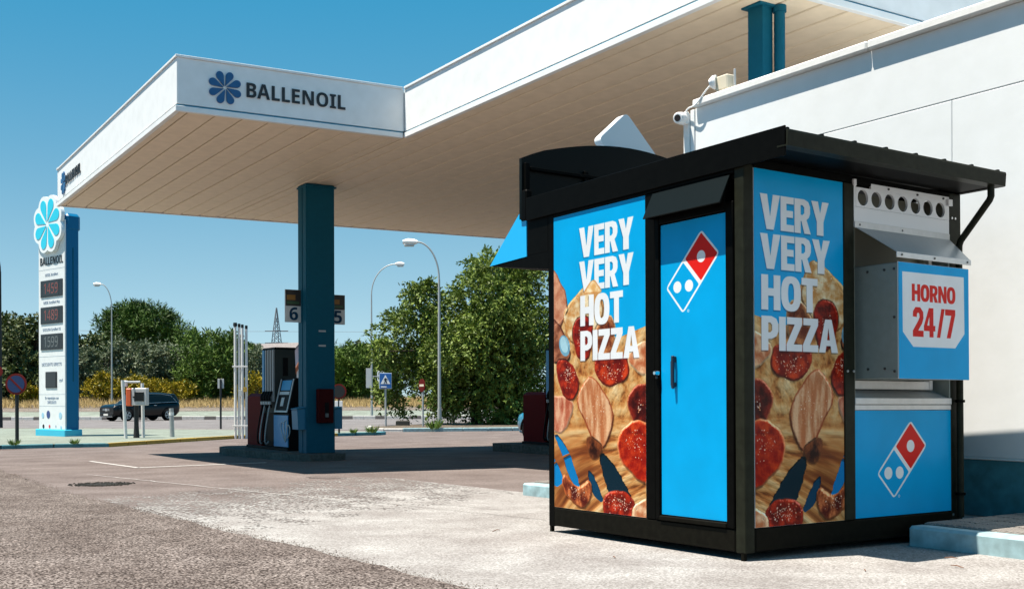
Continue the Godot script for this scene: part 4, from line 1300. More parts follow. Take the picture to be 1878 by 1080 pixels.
# ---------------------------------------------------------------- kiosk
func kiosk() -> void:
	var k := thing("food_kiosk", "black framed vending kiosk with blue posters of hot pizza", "kiosk")
	var bz := Vector3(0.025, 0.009, 1).normalized()
	var bx := Vector3(1, -0.006, -0.025)
	bx = (bx - bz * bx.dot(bz)).normalized()
	k.transform = Transform3D(Basis(bx, bz.cross(bx), bz), Vector3.ZERO)
	var pic := pizza_picture()
	var W := pic.w
	var H := pic.h
	var white := Color8(236, 240, 245)
	var shade := Color(0.0, 0.10, 0.22, 0.35)
	# left poster: words over the picture, the slice over the second word's foot
	var left := Print.new(2, 2, Color.BLACK)
	left.w = W; left.h = H; left.d = pic.d.duplicate()
	var words := [["VERY", 0.30, 0.885, 0.056, 0.157], ["VERY", 0.30, 0.885, 0.169, 0.270], ["HOT", 0.31, 0.775, 0.284, 0.386], ["PIZZA", 0.31, 0.94, 0.402, 0.502]]
	for q in words:
		letters(left, q[0], q[1], q[2], q[3], q[4], white, shade)
	topping(left, poly2([0.33, 0.285, 0.38, 0.258, 0.45, 0.232, 0.52, 0.258, 0.56, 0.285]), Color8(226, 172, 104), Color8(255, 238, 200), Color8(206, 142, 78), 0.1, 0.0, 1.0)
	# front poster: the same picture turned round and trimmed
	var right := Print.new(306, 822, Color.BLACK)
	for y in right.h:
		for x in right.w:
			var sx := clampi(int((1.0 - (0.03 + 0.80 * x / right.w)) * W), 0, W - 1)
			var sy := clampi(int(float(y) / right.h * H), 0, H - 1)
			var i := (y * right.w + x) * 3
			var j := (sy * W + sx) * 3
			right.d[i] = pic.d[j]; right.d[i + 1] = pic.d[j + 1]; right.d[i + 2] = pic.d[j + 2]
	for q in [["VERY", 0.065, 0.835, 0.068, 0.167], ["VERY", 0.065, 0.845, 0.179, 0.278], ["HOT", 0.075, 0.70, 0.294, 0.393], ["PIZZA", 0.075, 0.935, 0.41, 0.507]]:
		letters(right, q[0], q[1], q[2], q[3], q[4], white, shade)

	var blue := Color8(0, 168, 232)
	# door and lower panel carry the tile mark
	var door := Print.new(320, 1016, blue)
	var dz := func(z: float, y: float) -> Vector2:
		return Vector2((z + 0.803) / 0.640, (2.266 - y) / 2.026)
	tile_logo(door, dz.call(-0.396, 2.186), dz.call(-0.222, 2.010), dz.call(-0.578, 1.630), dz.call(-0.752, 1.820), 0.27)
	var low := Print.new(560, 384, blue)
	var lz := func(x: float, y: float) -> Vector2:
		return Vector2((x - 1.07) / 1.095, (0.963 - y) / 0.753)
	tile_logo(low, lz.call(1.686, 0.892), lz.call(1.876, 0.705), lz.call(1.495, 0.328), lz.call(1.306, 0.514), 0.17)
	var oven := Print.new(480, 480, blue)
	var oz := func(x: float, y: float) -> Vector2:
		return Vector2((x - 1.17) / 0.795, (1.975 - y) / 0.795)
	oven.fill([PackedVector2Array([oz.call(1.212, 1.912), oz.call(1.908, 1.914), oz.call(1.912, 1.507), oz.call(1.802, 1.402), oz.call(1.327, 1.400), oz.call(1.214, 1.500)])], Color8(242, 244, 248))
	var oa: Vector2 = oz.call(1.314, 1.834)
	var ob: Vector2 = oz.call(1.808, 1.716)
	letters(oven, "HORNO", oa.x, ob.x, oa.y, ob.y, Color8(226, 38, 30))
	oa = oz.call(1.323, 1.675)
	ob = oz.call(1.805, 1.471)
	letters(oven, "24", oa.x, lerpf(oa.x, ob.x, 0.52), oa.y, ob.y, Color8(222, 30, 26))
	letters(oven, "/", lerpf(oa.x, ob.x, 0.555), lerpf(oa.x, ob.x, 0.745), oa.y, ob.y, Color8(222, 30, 26))
	letters(oven, "7", lerpf(oa.x, ob.x, 0.755), ob.x, oa.y, ob.y, Color8(222, 30, 26))

	# ---- frame
	var part := func(called: String, lo: Vector3, hi: Vector3, m: Material, ch := 0.005) -> MeshInstance3D:
		return obj(called, MB.new().box(lo, hi, ch), m, k)
	part.call("body", Vector3(0.05, 0.10, -2.12), Vector3(2.26, 2.52, -0.26), M.black, 0.0)
	part.call("corner_post", Vector3(-0.002, 0.045, -0.084), Vector3(0.086, 2.56, 0.002), M.gutter)
	part.call("corner_post", Vector3(0.0, 0.045, -2.16), Vector3(0.08, 2.56, -2.082), M.black)
	part.call("corner_post", Vector3(2.172, 0.12, -0.10), Vector3(2.315, 2.60, 0.0), M.gutter)
	part.call("corner_post", Vector3(2.23, 0.045, -2.16), Vector3(2.31, 2.56, -2.08), M.black)
	part.call("side_wall", Vector3(2.27, 0.10, -2.08), Vector3(2.30, 2.55, -0.10), M.black)
	part.call("rear_wall", Vector3(0.08, 0.10, -2.15), Vector3(2.23, 2.55, -2.125), M.black)
	part.call("bottom_rail", Vector3(-0.006, 0.05, -2.082), Vector3(0.06, 0.196, -0.086), M.rail, 0.008)
	part.call("bottom_rail", Vector3(0.088, 0.05, -0.07), Vector3(2.17, 0.204, 0.006), M.rail, 0.008)
	part.call("floor_plate", Vector3(0.02, 0.06, -2.1), Vector3(2.28, 0.095, -0.07), M.black, 0.0)
	part.call("top_rail", Vector3(-0.004, 2.512, -2.082), Vector3(0.06, 2.56, -0.086), M.black)
	part.call("top_rail", Vector3(0.088, 2.545, -0.07), Vector3(2.17, 2.60, 0.004), M.black)
	part.call("mullion", Vector3(0.96, 0.206, -0.26), Vector3(1.068, 2.543, 0.012), M.gutter)
	part.call("mullion", Vector3(-0.008, 0.198, -0.961), Vector3(0.06, 2.51, -0.86), M.black)
	part.call("front_lining", Vector3(0.088, 0.206, -0.06), Vector3(0.958, 2.543, -0.022), M.black, 0.0)
	for q in [[0.015, -2.14, 0.05], [0.012, -0.03, 0.05], [2.25, -2.1, 0.05]]:
		part.call("leg", Vector3(q[0] - 0.012, -0.08, q[1] - 0.012), Vector3(q[0] + 0.016, q[2], q[1] + 0.016), M.rail, 0.002)
	# ---- left side
	var pl: MeshInstance3D = part.call("poster_panel", Vector3(0.0, 0.2, -2.078), Vector3(0.02, 2.508, -0.963), M.white_sheet, 0.002)
	var mb := MB.new()
	mb.quad(Vector3(-0.003, 2.507, -2.077), Vector3(-0.003, 2.507, -0.964), Vector3(-0.003, 0.201, -0.964), Vector3(-0.003, 0.201, -2.077), Vector3.LEFT)
	obj("print", mb, print_mat(left), pl)
	part.call("door_jamb", Vector3(-0.012, 0.2, -0.858), Vector3(0.05, 2.33, -0.812), M.black)
	part.call("door_jamb", Vector3(-0.012, 0.2, -0.158), Vector3(0.05, 2.33, -0.088), M.black)
	part.call("door_lintel", Vector3(-0.012, 2.275, -0.811), Vector3(0.05, 2.512, -0.159), M.black)
	part.call("door_sill", Vector3(-0.02, 0.2, -0.812), Vector3(0.05, 0.232, -0.156), M.rail, 0.006)
	var dr: MeshInstance3D = part.call("door", Vector3(0.006, 0.238, -0.806), Vector3(0.045, 2.268, -0.162), M.white_sheet, 0.003)
	mb = MB.new()
	mb.quad(Vector3(0.003, 2.266, -0.803), Vector3(0.003, 2.266, -0.163), Vector3(0.003, 0.240, -0.163), Vector3(0.003, 0.240, -0.803), Vector3.LEFT)
	obj("print", mb, print_mat(door), dr)
	obj("handle", MB.new().box(Vector3(-0.035, 1.12, -0.665), Vector3(-0.012, 1.345, -0.645), 0.005), M.handle, dr)
	obj("handle_plate", MB.new().box(Vector3(-0.006, 1.14, -0.70), Vector3(0.002, 1.31, -0.672), 0.002), M.handle, dr)
	obj("handle_stem", MB.new().box(Vector3(-0.014, 1.30, -0.668), Vector3(0.002, 1.34, -0.645), 0.002), M.handle, dr)
	obj("handle_stem", MB.new().box(Vector3(-0.014, 1.13, -0.668), Vector3(0.002, 1.16, -0.645), 0.002), M.handle, dr)
	obj("lock", MB.new().tube([Vector3(-0.012, 1.23, -0.825), Vector3(-0.035, 1.23, -0.825), Vector3(-0.045, 1.23, -0.825)], [0.02, 0.02, 0.012], 16), M.chrome, k)
	obj("lock_latch", MB.new().box(Vector3(-0.03, 1.19, -0.832), Vector3(-0.014, 1.21, -0.818), 0.003), M.bolt, k)
	# hood above the door
	obj("door_hood", MB.new().prism(PackedVector2Array([Vector2(-0.012, 2.50), Vector2(-0.016, 2.50), Vector2(-0.108, 2.316), Vector2(-0.104, 2.310), Vector2(-0.096, 2.314), Vector2(-0.016, 2.485)]), Vector3(0, 0, -0.868), Vector3.RIGHT, Vector3.UP, Vector3(0, 0, 0.758)), M.dark_sheet, k)
	obj("hood_cheek", MB.new().prism(PackedVector2Array([Vector2(-0.012, 2.48), Vector2(-0.095, 2.316), Vector2(-0.012, 2.316)]), Vector3(0, 0, -0.866), Vector3.RIGHT, Vector3.UP, Vector3(0, 0, 0.006)), M.black, k)
	# ---- roof
	part.call("roof_fascia", Vector3(-0.024, 2.535, -2.44), Vector3(-0.010, 2.722, 0.372), M.black, 0.003)
	part.call("roof_fascia", Vector3(2.275, 2.60, -2.3), Vector3(2.325, 2.70, 0.36), M.black, 0.003)
	part.call("roof_sheet", Vector3(-0.008, 2.655, -2.44), Vector3(2.272, 2.668, 0.365), M.dark_sheet, 0.0)
	part.call("eaves_board", Vector3(-0.008, 2.606, 0.006), Vector3(2.27, 2.618, 0.30), M.black, 0.0)
	var gut := obj("gutter", MB.new().prism(PackedVector2Array([Vector2(0.36, 2.592), Vector2(0.395, 2.592), Vector2(0.402, 2.680), Vector2(0.398, 2.694), Vector2(0.386, 2.694), Vector2(0.384, 2.60), Vector2(0.310, 2.604), Vector2(0.310, 2.592)]), Vector3(-0.026, 0, 0), Vector3.BACK, Vector3.UP, Vector3(2.30, 0, 0)), M.gutter, k)
	for i in 8:
		var x := 0.02 + i * 0.318
		var rib := PackedVector2Array([Vector2(-0.028, 0), Vector2(-0.010, 0.050), Vector2(0.010, 0.050), Vector2(0.028, 0)])
		obj("roof_rib", MB.new().prism(rib, Vector3(x, 2.668, -2.3), Vector3.RIGHT, Vector3.UP, Vector3(0, 0, 2.66)), M.dark_sheet, k)
	# ---- front
	var pr2: MeshInstance3D = part.call("poster_panel", Vector3(0.088, 0.206, -0.02), Vector3(0.958, 2.542, 0.0), M.white_sheet, 0.002)
	mb = MB.new()
	mb.quad(Vector3(0.0885, 2.541, 0.003), Vector3(0.9575, 2.541, 0.003), Vector3(0.9575, 0.207, 0.003), Vector3(0.0885, 0.207, 0.003), Vector3.BACK)
	obj("print", mb, print_mat(right, 0.25), pr2)
	var lp: MeshInstance3D = part.call("lower_panel", Vector3(1.07, 0.21, -0.02), Vector3(2.168, 0.963, 0.0), M.white_sheet, 0.002)
	mb = MB.new()
	mb.quad(Vector3(1.0705, 0.9625, 0.003), Vector3(2.1655, 0.9625, 0.003), Vector3(2.1655, 0.2105, 0.003), Vector3(1.0705, 0.2105, 0.003), Vector3.BACK)
	obj("print", mb, print_mat(low, 0.25), lp)
	part.call("sill_strip", Vector3(1.07, 0.966, -0.02), Vector3(2.168, 1.002, 0.008), M.steel_white, 0.003)
	part.call("sill_strip", Vector3(1.07, 1.005, -0.02), Vector3(2.168, 1.052, 0.014), M.steel_white, 0.004)
	obj("sill", MB.new().prism(PackedVector2Array([Vector2(-0.02, 1.04), Vector2(0.0, 1.05), Vector2(-0.16, 1.115), Vector2(-0.16, 1.105)]), Vector3(1.07, 0, 0), Vector3.BACK, Vector3.UP, Vector3(1.098, 0, 0)), M.steel, k)
	part.call("hatch_frame", Vector3(1.10, 1.115, -0.15), Vector3(2.055, 1.178, -0.10), M.steel_white, 0.004)
	part.call("hatch_frame", Vector3(2.06, 1.115, -0.15), Vector3(2.10, 2.20, -0.10), M.steel_white, 0.004)
	part.call("recess_side", Vector3(1.070, 1.055, -0.25), Vector3(1.082, 2.24, 0.0), M.recess, 0.0)
	part.call("recess_side", Vector3(2.155, 1.055, -0.25), Vector3(2.168, 2.242, 0.0), M.steel_dull, 0.0)
	part.call("recess_side", Vector3(2.155, 2.244, -0.25), Vector3(2.169, 2.56, -0.014), M.recess, 0.0)
	part.call("recess_side", Vector3(1.070, 2.244, -0.25), Vector3(1.082, 2.56, -0.014), M.recess, 0.0)
	part.call("recess_back", Vector3(1.083, 1.10, -0.256), Vector3(2.154, 2.54, -0.20), M.recess, 0.0)
	part.call("hatch_mount", Vector3(1.10, 1.182, -0.17), Vector3(1.165, 2.05, -0.11), M.steel, 0.004)
	# vent panel with seven round holes
	mb = MB.new()
	var px0 := 1.0985
	var cw := 0.1475
	var ph := 0.457
	var y0 := 2.388
	var y1 := 2.526
	for i in 7:
		var c := Vector2(1.172 + i * cw, 2.457)
		var lo := Vector2(c.x - cw * 0.5, y0)
		var hi := Vector2(c.x + cw * 0.5, y1)
		var sq := []
		var ci := []
		for s in 32:
			var a := TAU * s / 32.0
			var dd := Vector2(cos(a), sin(a))
			ci.append(c + dd * 0.056)
			var f := minf((cw * 0.5) / maxf(absf(dd.x), 1e-6), ((y1 - y0) * 0.5) / maxf(absf(dd.y), 1e-6))
			sq.append(c + dd * f)
		for s in 32:
			var s2 := (s + 1) % 32
			mb.quad(Vector3(sq[s].x, sq[s].y, 0.004), Vector3(sq[s2].x, sq[s2].y, 0.004), Vector3(ci[s2].x, ci[s2].y, 0.004), Vector3(ci[s].x, ci[s].y, 0.004), Vector3.BACK)
			var nn := Vector3(c.x - ci[s].x, c.y - ci[s].y, 0).normalized()
			mb.quad(Vector3(ci[s].x, ci[s].y, 0.004), Vector3(ci[s2].x, ci[s2].y, 0.004), Vector3(ci[s2].x, ci[s2].y, -0.014), Vector3(ci[s].x, ci[s].y, -0.014), nn)
		for cx in [[lo, Vector2(hi.x, hi.y)]]:
			var pts := [Vector2(lo.x, lo.y), Vector2(hi.x, lo.y), hi, Vector2(lo.x, hi.y)]
			for q in 4:
				var corner: Vector2 = pts[q]
				var best := []
				for s in 32:
					best.append([sq[s].distance_to(corner), s])
				best.sort()
				var p1: Vector2 = sq[best[0][1]]
				var p2: Vector2 = sq[best[1][1]]
				mb.tri(Vector3(corner.x, corner.y, 0.004), Vector3(p1.x, p1.y, 0.004), Vector3(p2.x, p2.y, 0.004), Vector3.BACK)
	mb.box(Vector3(1.075, 2.245, -0.012), Vector3(2.165, y0 - 0.0005, 0.004), 0.002)
	mb.box(Vector3(1.26, y1 + 0.0005, -0.012), Vector3(2.165, 2.565, 0.0042), 0.001)
	mb.box(Vector3(1.075, y0, -0.012), Vector3(1.0975, 2.545, 0.0038), 0.001)
	mb.box(Vector3(2.1315, y0, -0.012), Vector3(2.165, y1, 0.0038), 0.001)
	var vp := obj("vent_panel", mb, M.white_sheet, k)
	obj("seam_strip", MB.new().box(Vector3(1.078, 2.238, 0.004), Vector3(2.163, 2.285, 0.010), 0.002), M.steel_white, vp)
	obj("hinge", MB.new().box(Vector3(1.055, 2.53, 0.004), Vector3(1.085, 2.575, 0.022), 0.002), M.white_sheet, vp)
	obj("hinge", MB.new().box(Vector3(2.135, 2.495, 0.005), Vector3(2.185, 2.545, 0.022), 0.002), M.white_sheet, vp)
	for q in [[1.45, 2.545], [1.78, 2.54], [2.09, 2.545], [1.13, 2.262], [1.60, 2.262]]:
		obj("screw", MB.new().disc(Vector3(q[0], q[1], 0.0045), Vector3.BACK, 0.008, 10, 0.008), M.bolt, vp)
	# sloping hood over the hatch
	mb = MB.new()
	var h0 := Vector3(1.085, 2.240, 0.012)
	var h1 := Vector3(2.160, 2.240, 0.012)
	var h2 := Vector3(1.975, 2.040, 0.305)
	var h3 := Vector3(1.140, 2.040, 0.305)
	var hn := (h1 - h0).cross(h3 - h0).normalized()
	hn = hn if hn.y > 0 else -hn
	mb.quad(h0, h1, h2, h3, hn)
	mb.quad(h0 - hn * 0.003, h1 - hn * 0.003, h2 - hn * 0.003, h3 - hn * 0.003, -hn)
	var hood := obj("hatch_hood", mb, M.steel, k)
	obj("hood_lip", MB.new().box(Vector3(1.138, 2.003, 0.302), Vector3(1.977, 2.041, 0.309), 0.003), M.steel_white, hood)
	for x in [1.19, 1.55, 1.93]:
		obj("screw", MB.new().disc(Vector3(x, 2.022, 0.309), Vector3.BACK, 0.007, 10, 0.006), M.bolt, hood)
	mb = MB.new()
	mb.tri(Vector3(2.160, 2.238, 0.010), Vector3(1.975, 2.038, 0.303), Vector3(2.10, 1.95, 0.0), Vector3.RIGHT)
	# hatch box
	var hb: MeshInstance3D = part.call("hatch_box", Vector3(1.172, 1.182, -0.20), Vector3(1.963, 1.975, 0.284), M.steel_dull, 0.006)
	obj("sign_board", MB.new().box(Vector3(1.168, 1.178, 0.286), Vector3(1.968, 1.978, 0.292), 0.002), M.steel_white, hb)
	mb = MB.new()
	mb.quad(Vector3(1.17, 1.975, 0.295), Vector3(1.965, 1.975, 0.295), Vector3(1.965, 1.18, 0.295), Vector3(1.17, 1.18, 0.295), Vector3.BACK)
	obj("print", mb, print_mat(oven, 0.25), hb)
	for q in [[1.93, 0.04], [1.93, 0.18], [1.25, 0.04], [1.25, 0.18], [1.93, 0.26], [1.60, 0.26], [1.23, 0.26]]:
		obj("screw", MB.new().disc(Vector3(1.172, q[0], q[1]), Vector3.LEFT, 0.009, 10, 0.006), M.bolt, hb)
	for q in [[0.985, 1.235], [1.05, 1.235], [2.20, 2.41], [2.24, 2.41], [2.19, 0.18]]:
		obj("rivet", MB.new().disc(Vector3(q[0], q[1], 0.013 if q[0] < 1.5 else 0.001), Vector3.BACK, 0.009, 10, 0.006), M.bolt_light, k)
	# rain pipe from the gutter down the right post
	obj("rain_pipe", MB.new().tube([Vector3(2.155, 2.60, 0.355), Vector3(2.155, 2.515, 0.355), Vector3(2.158, 2.49, 0.342), Vector3(2.222, 2.235, 0.062), Vector3(2.226, 2.20, 0.045), Vector3(2.226, 2.10, 0.042), Vector3(2.226, 0.16, 0.042)], 0.025, 16), M.gutter, k)
	obj("pipe_clip", MB.new().tube([Vector3(2.226, 0.325, 0.042), Vector3(2.226, 0.345, 0.042)], 0.037, 16), M.black, k)
	obj("pipe_clip", MB.new().tube([Vector3(2.226, 1.02, 0.042), Vector3(2.226, 1.04, 0.042)], 0.037, 16), M.black, k)
	# ---- far side: blue awning, black sign box with arched back, white tile on top
	obj("awning", MB.new().prism(PackedVector2Array([Vector2(-2.47, 2.70), Vector2(-3.03, 2.225), Vector2(-2.465, 2.245)]), Vector3(0.0, 0, 0), Vector3.BACK, Vector3.UP, Vector3(2.3, 0, 0)), M.blue, k)
	obj("awning_underside", MB.new().prism(PackedVector2Array([Vector2(-3.02, 2.222), Vector2(-2.462, 2.240), Vector2(-2.162, 2.33), Vector2(-2.162, 2.11)]), Vector3(0.004, 0, 0), Vector3.BACK, Vector3.UP, Vector3(2.292, 0, 0)), M.black, k)
	part.call("sign_box", Vector3(0.002, 2.248, -2.462), Vector3(2.298, 2.56, -2.162), M.black, 0.006)
	part.call("sign_box_end", Vector3(-0.02, 2.545, -2.535), Vector3(0.05, 2.80, -2.442), M.black, 0.012)
	var arch := PackedVector2Array([Vector2(-0.02, 2.56), Vector2(2.32, 2.56)])
	for i in 21:
		var u := 1.0 - i / 20.0
		arch.append(Vector2(-0.02 + 2.34 * u, 3.07 + 0.20 * sin(PI * clampf(u, 0.0, 1.0)) + 0.03 * minf(1.0, minf(u, 1.0 - u) * 12.0)))
	var ap := obj("arched_back", MB.new().prism(arch, Vector3(0, 0, -2.54), Vector3.RIGHT, Vector3.UP, Vector3(0, 0, 0.035)), M.dark_sheet, k)
	for x in [0.0, 0.62, 1.24, 1.9]:
		obj("stiffener", MB.new().box(Vector3(x, 2.6, -2.505), Vector3(x + 0.045, 3.03, -2.475), 0.004), M.black, ap)
	obj("stiffener", MB.new().box(Vector3(0.05, 2.97, -2.504), Vector3(2.28, 3.0, -2.47), 0.004), M.black, ap)
	var tile := []
	var ca := Vector2(1.15, 3.63)
	var cb := Vector2(0.835, 3.355)
	var dirn := Vector2(0.72, -0.70) * 0.86
	var corners := [ca, cb, cb + dirn, ca + dirn]
	var outl := PackedVector2Array()
	for i in 4:
		var p: Vector2 = corners[i]
		var q: Vector2 = corners[(i + 3) % 4]
		var s: Vector2 = corners[(i + 1) % 4]
		var p0 := p + (q - p).normalized() * 0.055
		var p1 := p + (s - p).normalized() * 0.055
		for j in 7:
			var t := j / 6.0
			outl.append(p0.lerp(p, t).lerp(p.lerp(p1, t), t))
	obj("roof_tile_sign", MB.new().prism(outl, Vector3(0, 0, -2.64), Vector3.RIGHT, Vector3.UP, Vector3(0, 0, 0.09)), M.white_sign, k)

# ---------------------------------------------------------------- signs, lamps and other street furniture
func lamp_post(label: String, base: Vector3, height: float, side: Vector3, reach: float, m: Material) -> Node3D:
	var t := thing("street_lamp", label, "street lamp", base, 0.0, "street lamps along the road")
	obj("pole", MB.new().tube([Vector3(0, 0, 0), Vector3(0, height * 0.45, 0), Vector3(0, height * 0.80, 0)], [0.08, 0.065, 0.048], 12), m, t)
	obj("foot", MB.new().tube([Vector3(0, 0, 0), Vector3(0, 0.9, 0)], [0.10, 0.09], 12), m, t)
	var pts := []
	for i in 14:
		var a := PI * 0.5 * i / 13.0
		pts.append(Vector3(0, height * 0.80, 0) + side * reach * (1.0 - cos(a)) + Vector3.UP * height * 0.20 * sin(a))
	obj("arm", MB.new().tube(pts, 0.04, 10), m, t)
	var e: Vector3 = pts[13]
	var f := side.cross(Vector3.UP)
	obj("lantern", MB.new().tube([e - side * 0.05, e + side * 0.10, e + side * 0.38, e + side * 0.62], [0.06, 0.13, 0.16, 0.09], 14), M.plastic_white, t)
	obj("lens", MB.new().box(Vector3(0.12, -0.20, -0.11), Vector3(0.56, -0.08, 0.11), 0.03, Transform3D(Basis(side, Vector3.UP, f), e)), M.pump_light, t)
	return t

func disc_sign(t: Node3D, y: float, r: float, toward: Vector3, rim: Material, field: Material) -> Node3D:
	obj("rim", MB.new().disc(Vector3(0, y, 0) + toward * 0.04, toward, r, 36, 0.02), rim, t)
	var f := obj("face", MB.new().disc(Vector3(0, y, 0) + toward * 0.061, toward, r * 0.80, 36, 0.004), field, t)
	return f

func street_furniture() -> void:
	var back := -FWD
	# no parking sign
	var t := thing("no_parking_sign", "round no parking sign on a grey post left of the totem", "road sign", on_ground(-0.15, -28.63, 0.09))
	obj("post", MB.new().tube([Vector3(0, -0.05, 0), Vector3(0, 1.75, 0)], 0.05, 12), M.post_dark, t)
	var f := disc_sign(t, 1.64, 0.30, back, M.sign_red, M.sign_blue)
	obj("slash", MB.new().box(Vector3(-0.25, -0.025, 0), Vector3(0.25, 0.025, 0.006), 0.002, Transform3D(Basis(RGT * 0.7071 - Vector3.UP * 0.7071, RGT * 0.7071 + Vector3.UP * 0.7071, back), Vector3(0, 1.64, 0) + back * 0.064)), M.sign_red, f)
	# lamp post cut by the left edge
	t = lamp_post("dark lamp post at the left edge of the picture", place(-24.62, 53.2), 9.4, -RGT, 1.6, M.post_dark)
	obj("red_notice", MB.new().disc(Vector3(0, 2.72, 0) + back * 0.09 - RGT * 0.12, back, 0.28, 24, 0.02), M.sign_red, t)
	lamp_post("grey lamp post standing behind the black car", place(-34.75, 96), 10.4, -RGT, 0.95, M.galv)
	lamp_post("grey lamp post with its arm bent right, left of the leafy tree", place(-10.1, 79.6), 11.1, RGT, 1.75, M.galv)
	lamp_post("grey lamp post with its arm bent left, in front of the leafy tree", place(-3.25, 49.5), 8.35, -RGT, 1.0, M.galv)
	# air and water unit on two white posts
	t = thing("air_unit", "grey and orange tyre air unit on two white posts", "air unit", on_ground(3.09, -29.9, 0.09))
	var q := on_ground(3.81, -30.54) - on_ground(3.09, -29.9)
	q.y = 0
	var qd := q.normalized()
	var face := Vector3(-0.62, 0, 0.79).normalized()
	obj("post", MB.new().tube([Vector3(0.04, -0.1, 0), Vector3(-0.06, 1.80, 0)], 0.05, 10), M.white_pipe, t)
	obj("post", MB.new().tube([q + Vector3(0, -0.1, 0), q + Vector3(-0.03, 1.72, 0)], 0.05, 10), M.white_pipe, t)
	obj("crossbar", MB.new().tube([Vector3(-0.05, 1.74, 0), q * 0.8 + Vector3(0, 1.76, 0)], 0.03, 8), M.white_pipe, t)
	var bx := Transform3D(Basis(back.cross(Vector3.UP) * -1.0, Vector3.UP, back), q * 0.55 + Vector3(0, 0, 0))
	obj("case", MB.new().box(Vector3(-0.08, 1.02, -0.12), Vector3(0.40, 1.56, 0.12), 0.02, bx), M.unit_grey, t)
	obj("side_cover", MB.new().box(Vector3(-0.24, 1.0, -0.12), Vector3(-0.085, 1.55, 0.14), 0.02, bx), M.orange, t)
	obj("dial", MB.new().box(Vector3(0.02, 1.15, 0.115), Vector3(0.32, 1.44, 0.135), 0.05, bx), M.glass_dark, t)
	obj("dial_knob", MB.new().box(Vector3(-0.03, 1.26, 0.115), Vector3(0.02, 1.31, 0.14), 0.01, bx), M.cap_black, t)
	obj("top_box", MB.new().box(Vector3(-0.42, 1.60, -0.06), Vector3(-0.25, 1.80, 0.06), 0.015, bx), M.unit_grey, t)
	obj("hose_post", MB.new().tube([q * 0.62 + Vector3(0, -0.05, 0), q * 0.62 + Vector3(0, 0.4, 0), q * 0.62 + Vector3(0, 1.02, 0)], [0.10, 0.07, 0.07], 10), M.cap_black, t)
	# bollard and sign seen from behind
	t = thing("bollard", "slim grey bollard right of the air unit", "bollard", on_ground(4.70, -30.49, 0.09))
	obj("shaft", MB.new().tube([Vector3(0, -0.05, 0), Vector3(-0.03, 0.92, 0)], [0.075, 0.07], 12), M.galv, t)
	obj("band", MB.new().tube([Vector3(-0.022, 0.70, 0), Vector3(-0.026, 0.80, 0)], 0.078, 12), M.plastic_white, t)
	t = thing("sign_back", "small square sign seen from behind, left of the white vent pipes", "road sign", on_ground(10.5, -43.78, 0.0))
	obj("post", MB.new().tube([Vector3(0, 0, 0), Vector3(0, 2.25, 0)], 0.045, 10), M.post_dark, t)
	obj("plate", MB.new().box(Vector3(-0.15, 1.83, -0.02), Vector3(0.13, 2.26, 0.0), 0.004, Transform3D(Basis(RGT, Vector3.UP, back), back * 0.05 * -1.0)), M.sign_back, t)
	# vent pipes of the fuel tanks
	t = thing("vent_pipes", "four tall white tank vent pipes clamped together", "vent pipes", on_ground(6.9, -30.35, 0.08))
	for i in 4:
		var x := (i - 1.5) * 0.118
		var p := RGT * x + FWD * 0.05 * (i % 2)
		obj("pipe", MB.new().tube([p + Vector3(0, -0.1, 0), p + Vector3(0, 3.62 - 0.03 * i, 0)], 0.044, 12), M.white_pipe, t)
		obj("vent_cap", MB.new().tube([p + Vector3(0, 3.60 - 0.03 * i, 0), p + Vector3(0, 3.66 - 0.03 * i, 0), p + Vector3(0, 3.74 - 0.03 * i, 0)], [0.05, 0.07, 0.06] if i == 0 else [0.04, 0.048, 0.045], 12), M.cap_black if i == 0 else M.post_dark, t)
	for y in [2.27, 0.32]:
		obj("clamp", MB.new().box(Vector3(-0.26, y, -0.055), Vector3(0.24, y + 0.05, -0.045), 0.004, Transform3D(Basis(RGT, Vector3.UP, back), back * 0.1)), M.white_pipe, t)
	obj("notice", MB.new().box(Vector3(-0.05, 1.32, 0.0), Vector3(0.06, 1.52, 0.012), 0.002, Transform3D(Basis(RGT, Vector3.UP, back), back * 0.06)), M.sign_back, t)
	obj("notice", MB.new().box(Vector3(0.10, 1.46, 0.0), Vector3(0.22, 1.62, 0.012), 0.002, Transform3D(Basis(RGT, Vector3.UP, back), back * 0.06)), M.yellow, t)
	# pedestrian crossing sign
	t = thing("crossing_sign", "blue square pedestrian crossing sign in front of the leafy tree", "road sign", place(-6.07, 53.1))
	obj("post", MB.new().tube([Vector3(0, 0, 0), Vector3(0, 2.5, 0)], 0.05, 10), M.galv, t)
	var fx := Transform3D(Basis(RGT, Vector3.UP, back), back * 0.06)
	var pl := obj("plate", MB.new().box(Vector3(-0.28, 1.85, 0.0), Vector3(0.28, 2.57, 0.03), 0.006, fx), M.sign_cross_blue, t)
	obj("border", MB.new().box(Vector3(-0.30, 1.83, -0.006), Vector3(0.30, 2.59, -0.001), 0.002, fx), M.white_sign, t)
	obj("triangle", MB.new().prism(PackedVector2Array([Vector2(-0.235, 2.06), Vector2(0.235, 2.06), Vector2(0, 2.50)]), fx.origin + back * 0.031, RGT, Vector3.UP, back * 0.005), M.white_sign, pl)
	obj("figure", MB.new().prism(PackedVector2Array([Vector2(-0.09, 2.08), Vector2(-0.04, 2.08), Vector2(0.0, 2.18), Vector2(0.05, 2.08), Vector2(0.10, 2.08), Vector2(0.05, 2.22), Vector2(0.045, 2.30), Vector2(0.10, 2.24), Vector2(0.11, 2.27), Vector2(0.03, 2.35), Vector2(-0.03, 2.34), Vector2(-0.08, 2.24), Vector2(-0.05, 2.23), Vector2(-0.02, 2.27), Vector2(-0.03, 2.18)]), fx.origin + back * 0.037, RGT, Vector3.UP, back * 0.005), M.letter_black, pl)
